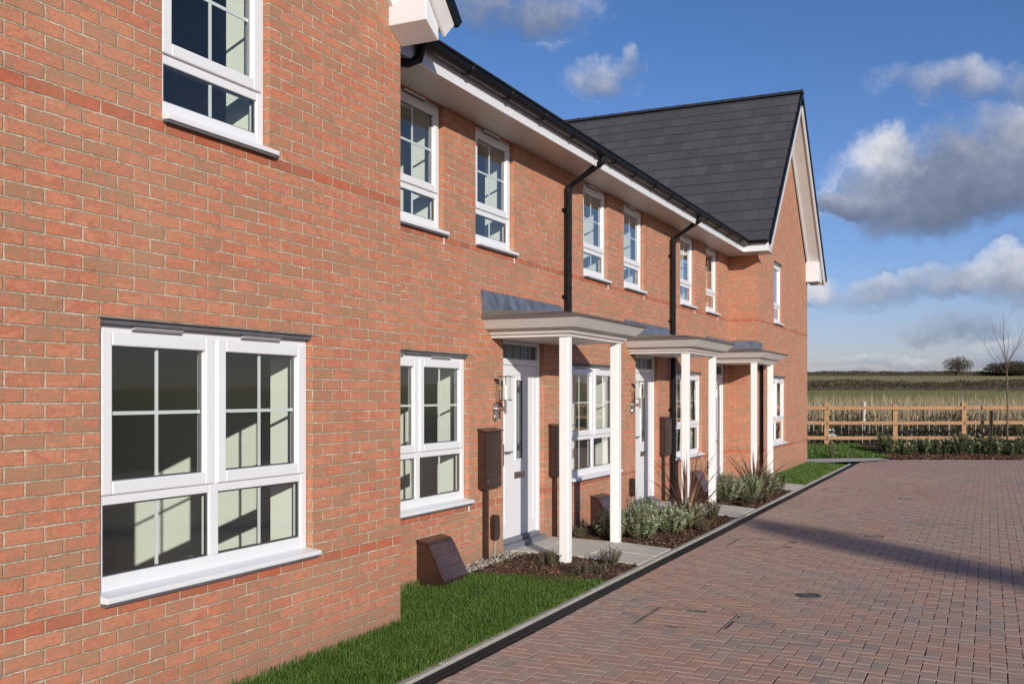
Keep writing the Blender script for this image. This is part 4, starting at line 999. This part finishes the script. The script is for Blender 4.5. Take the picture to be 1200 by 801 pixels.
# tall slim tree across the court, whose shadow falls over the paving
def slim_tree(S, L, h, r, seed):
    rg = random.Random(seed); base = W(S, L, -.1); t = thing('slim_tree', 'tall slim tree across the court casting the dark streak on the paving', 'tree', base)
    tk = MB(); tk.tube([base, base+Vector((0,0,h*.9))], [.16, .03], 8); tk.build('trunk', M['bark'], t); cr = MB()
    for k in range(5200):
        f = rg.random(); z = h*(.12+.88*f); w_ = r*(1-f)**.5*(.7+.3*math.sin(f*20)); a = rg.uniform(0, 6.28); e = rg.random()**.5
        p = base+Vector((math.cos(a)*w_*e, math.sin(a)*w_*e, z)); leaf(cr, p, rdir(rg, 1), rdir(rg), rg.uniform(.14, .30), .09, rg.random())
    cr.build('crown', M['hedge'], t, rnd=True)
slim_tree(-19.6, -30.0, 13.9, 3.0, 5)

# ------------------------------------------------------------------ light, sky, camera
sun = bpy.data.lights.new('sun', 'SUN'); sun.energy = 4.8; sun.angle = math.radians(.5); sun.color = (1, .93, .83)
so = bpy.data.objects.new('sun', sun); COL.objects.link(so); so.rotation_euler = SUND.to_track_quat('-Z', 'Y').to_euler()
ts = -SUND; elev = math.asin(ts.z); azim = math.atan2(ts.x, ts.y)
wd = bpy.data.worlds.new('World'); sc.world = wd; wd.use_nodes = True; nt = wd.node_tree; n = N(nt)
bg = nt.nodes['Background']
sky = n('ShaderNodeTexSky', sky_type='NISHITA'); sky.sun_disc = False; sky.sun_elevation = elev; sky.sun_rotation = azim; sky.air_density = 1.0; sky.dust_density = .6; sky.ozone_density = 1.6
STR = .12
dirv = n('ShaderNodeTexCoord').outputs['Generated']; sp = n('ShaderNodeSeparateXYZ'); nt.links.new(dirv, sp.inputs[0])
az = n.m('ARCTAN2', n.m('MULTIPLY', sp.outputs[0], -1), sp.outputs[1]); az = n.m('MULTIPLY', az, 57.2958); el = n.m('MULTIPLY', n.m('ARCSINE', sp.outputs[2]), 57.2958)
wn = n.noise(dirv, 9, 7, .62); wn2 = n.noise(dirv, 26, 5, .6); wn3 = n.noise(dirv, 3.2, 3)
ws = n('ShaderNodeSeparateColor'); nt.links.new(wn.outputs['Color'], ws.inputs[0])
azw = n.m('ADD', az, n.m('MULTIPLY', n.m('SUBTRACT', ws.outputs[0], .5), 7)); elw = n.m('ADD', el, n.m('MULTIPLY', n.m('SUBTRACT', ws.outputs[1], .5), 5))
# cloud banks: azimuth, elevation, half-widths in degrees, density, brightness
CL = [(26.0, 21.2, 5.5, 2.0, .62, .38), (20.3, 17.7, 2.4, 1.25, .75, .55), (18.6, 18.3, 1.0, .9, .6, .6), (2.4, 10.9, 6.2, 3.1, 1.35, .30), (4.6, 12.6, 3.0, 1.3, 1.1, .78), (-1.8, 12.6, 3.4, 2.8, 1.1, .40), (7.4, 10.0, 2.8, 1.0, .9, .22),
      (1.0, 15.9, 4.6, 1.2, .50, .50), (3.0, 5.6, 6.6, .85, .8, .55), (8.6, 5.9, 2.0, .9, .8, .75), (-1.5, 5.9, 3.0, 1.5, 1.0, .6), (1.4, 3.7, 3.2, .8, .62, .40), (4.2, 2.0, 5.0, .6, .6, .60), (-1, 2.2, 3, 1.0, .8, .50), (7.5, 1.0, 4, .5, .55, .42), (27.3, 17.4, 1.5, .5, .5, .7),
      (75, 30, 14, 5, .9, .5), (-120, 16, 18, 4, 1, .5)]
mx = None; wsum = None; bsum = None
for (a, e, ra, re, dn, brt) in CL:
    da = n.m('DIVIDE', n.m('SUBTRACT', azw, a), ra); de = n.m('DIVIDE', n.m('SUBTRACT', elw, e), re)
    v = n.m('MULTIPLY', n.m('SUBTRACT', 1.0, n.m('ADD', n.m('MULTIPLY', da, da), n.m('MULTIPLY', de, de))), dn)
    v = n.m('MAXIMUM', v, -1.0)
    w_ = n.m('POWER', n.m('MAXIMUM', v, 0.0), 1.5)
    w_ = n.m('ADD', w_, .0001)
    b_ = n.m('ADD', brt, n.m('ADD', n.m('MULTIPLY', de, .30), n.m('MULTIPLY', da, .10)))
    wb_ = n.m('MULTIPLY', w_, b_)
    mx = v if mx is None else n.m('MAXIMUM', mx, v); wsum = w_ if wsum is None else n.m('ADD', wsum, w_); bsum = wb_ if bsum is None else n.m('ADD', bsum, wb_)
den = n.m('ADD', mx, n.m('ADD', n.m('MULTIPLY', n.m('SUBTRACT', wn.outputs[0], .5), 2.2), n.m('MULTIPLY', n.m('SUBTRACT', wn2.outputs[0], .5), 1.0)))
dens = n.mapr(den, -.05, .75, 0, 1); 
ss = n('ShaderNodeMapRange', {'Value': den, 'From Min': -.22, 'From Max': 1.0, 'To Min': 0, 'To Max': .95}); ss.interpolation_type = 'SMOOTHSTEP'; dens = ss.outputs[0]
bri = n.m('DIVIDE', bsum, wsum); bri = n.m('ADD', bri, n.m('ADD', n.m('MULTIPLY', n.m('SUBTRACT', wn2.outputs[0], .5), .5), n.m('MULTIPLY', n.m('SUBTRACT', wn.outputs[0], .5), .6)))
ccol = n.ramp(bri, [(.08, (.125, .155, .24)), (.35, (.22, .26, .36)), (.6, (.43, .46, .55)), (.92, (.80, .80, .83))])
k = n('ShaderNodeVectorMath', operation='SCALE'); nt.links.new(ccol, k.inputs[0]); k.inputs['Scale'].default_value = 1/STR
tint = n.ramp(n.mapr(el, 0, 30, 0, 1), [(0, (.72, .70, 1.06)), (.25, (.54, .655, 1.03)), (.7, (.40, .60, .94)), (1, (.38, .57, .90))])
skyc = n.mix(1.0, sky.outputs[0], tint, 'MULTIPLY')
final = n.mix(dens, skyc, k.outputs[0])
nt.links.new(final, bg.inputs[0]); bg.inputs[1].default_value = STR

cam = bpy.data.cameras.new('camera'); cam.sensor_width = 36; cam.lens = 1168.6/1200*36; cam.shift_y = 62.1/1200; cam.clip_end = 6000; cam.clip_start = .05
co = bpy.data.objects.new('camera', cam); COL.objects.link(co); co.location = (0, 0, CAMZ); co.rotation_euler = (math.pi/2, 0, TH); sc.camera = co

sc.render.engine = 'CYCLES'; sc.cycles.max_bounces = 8; sc.cycles.transparent_max_bounces = 12
sc.render.resolution_x, sc.render.resolution_y = 1024, 683
sc.view_settings.view_transform = 'Standard'; sc.view_settings.look = 'None'; sc.view_settings.exposure = 0
for o in bpy.data.objects:
    if '_o' in o: del o['_o']
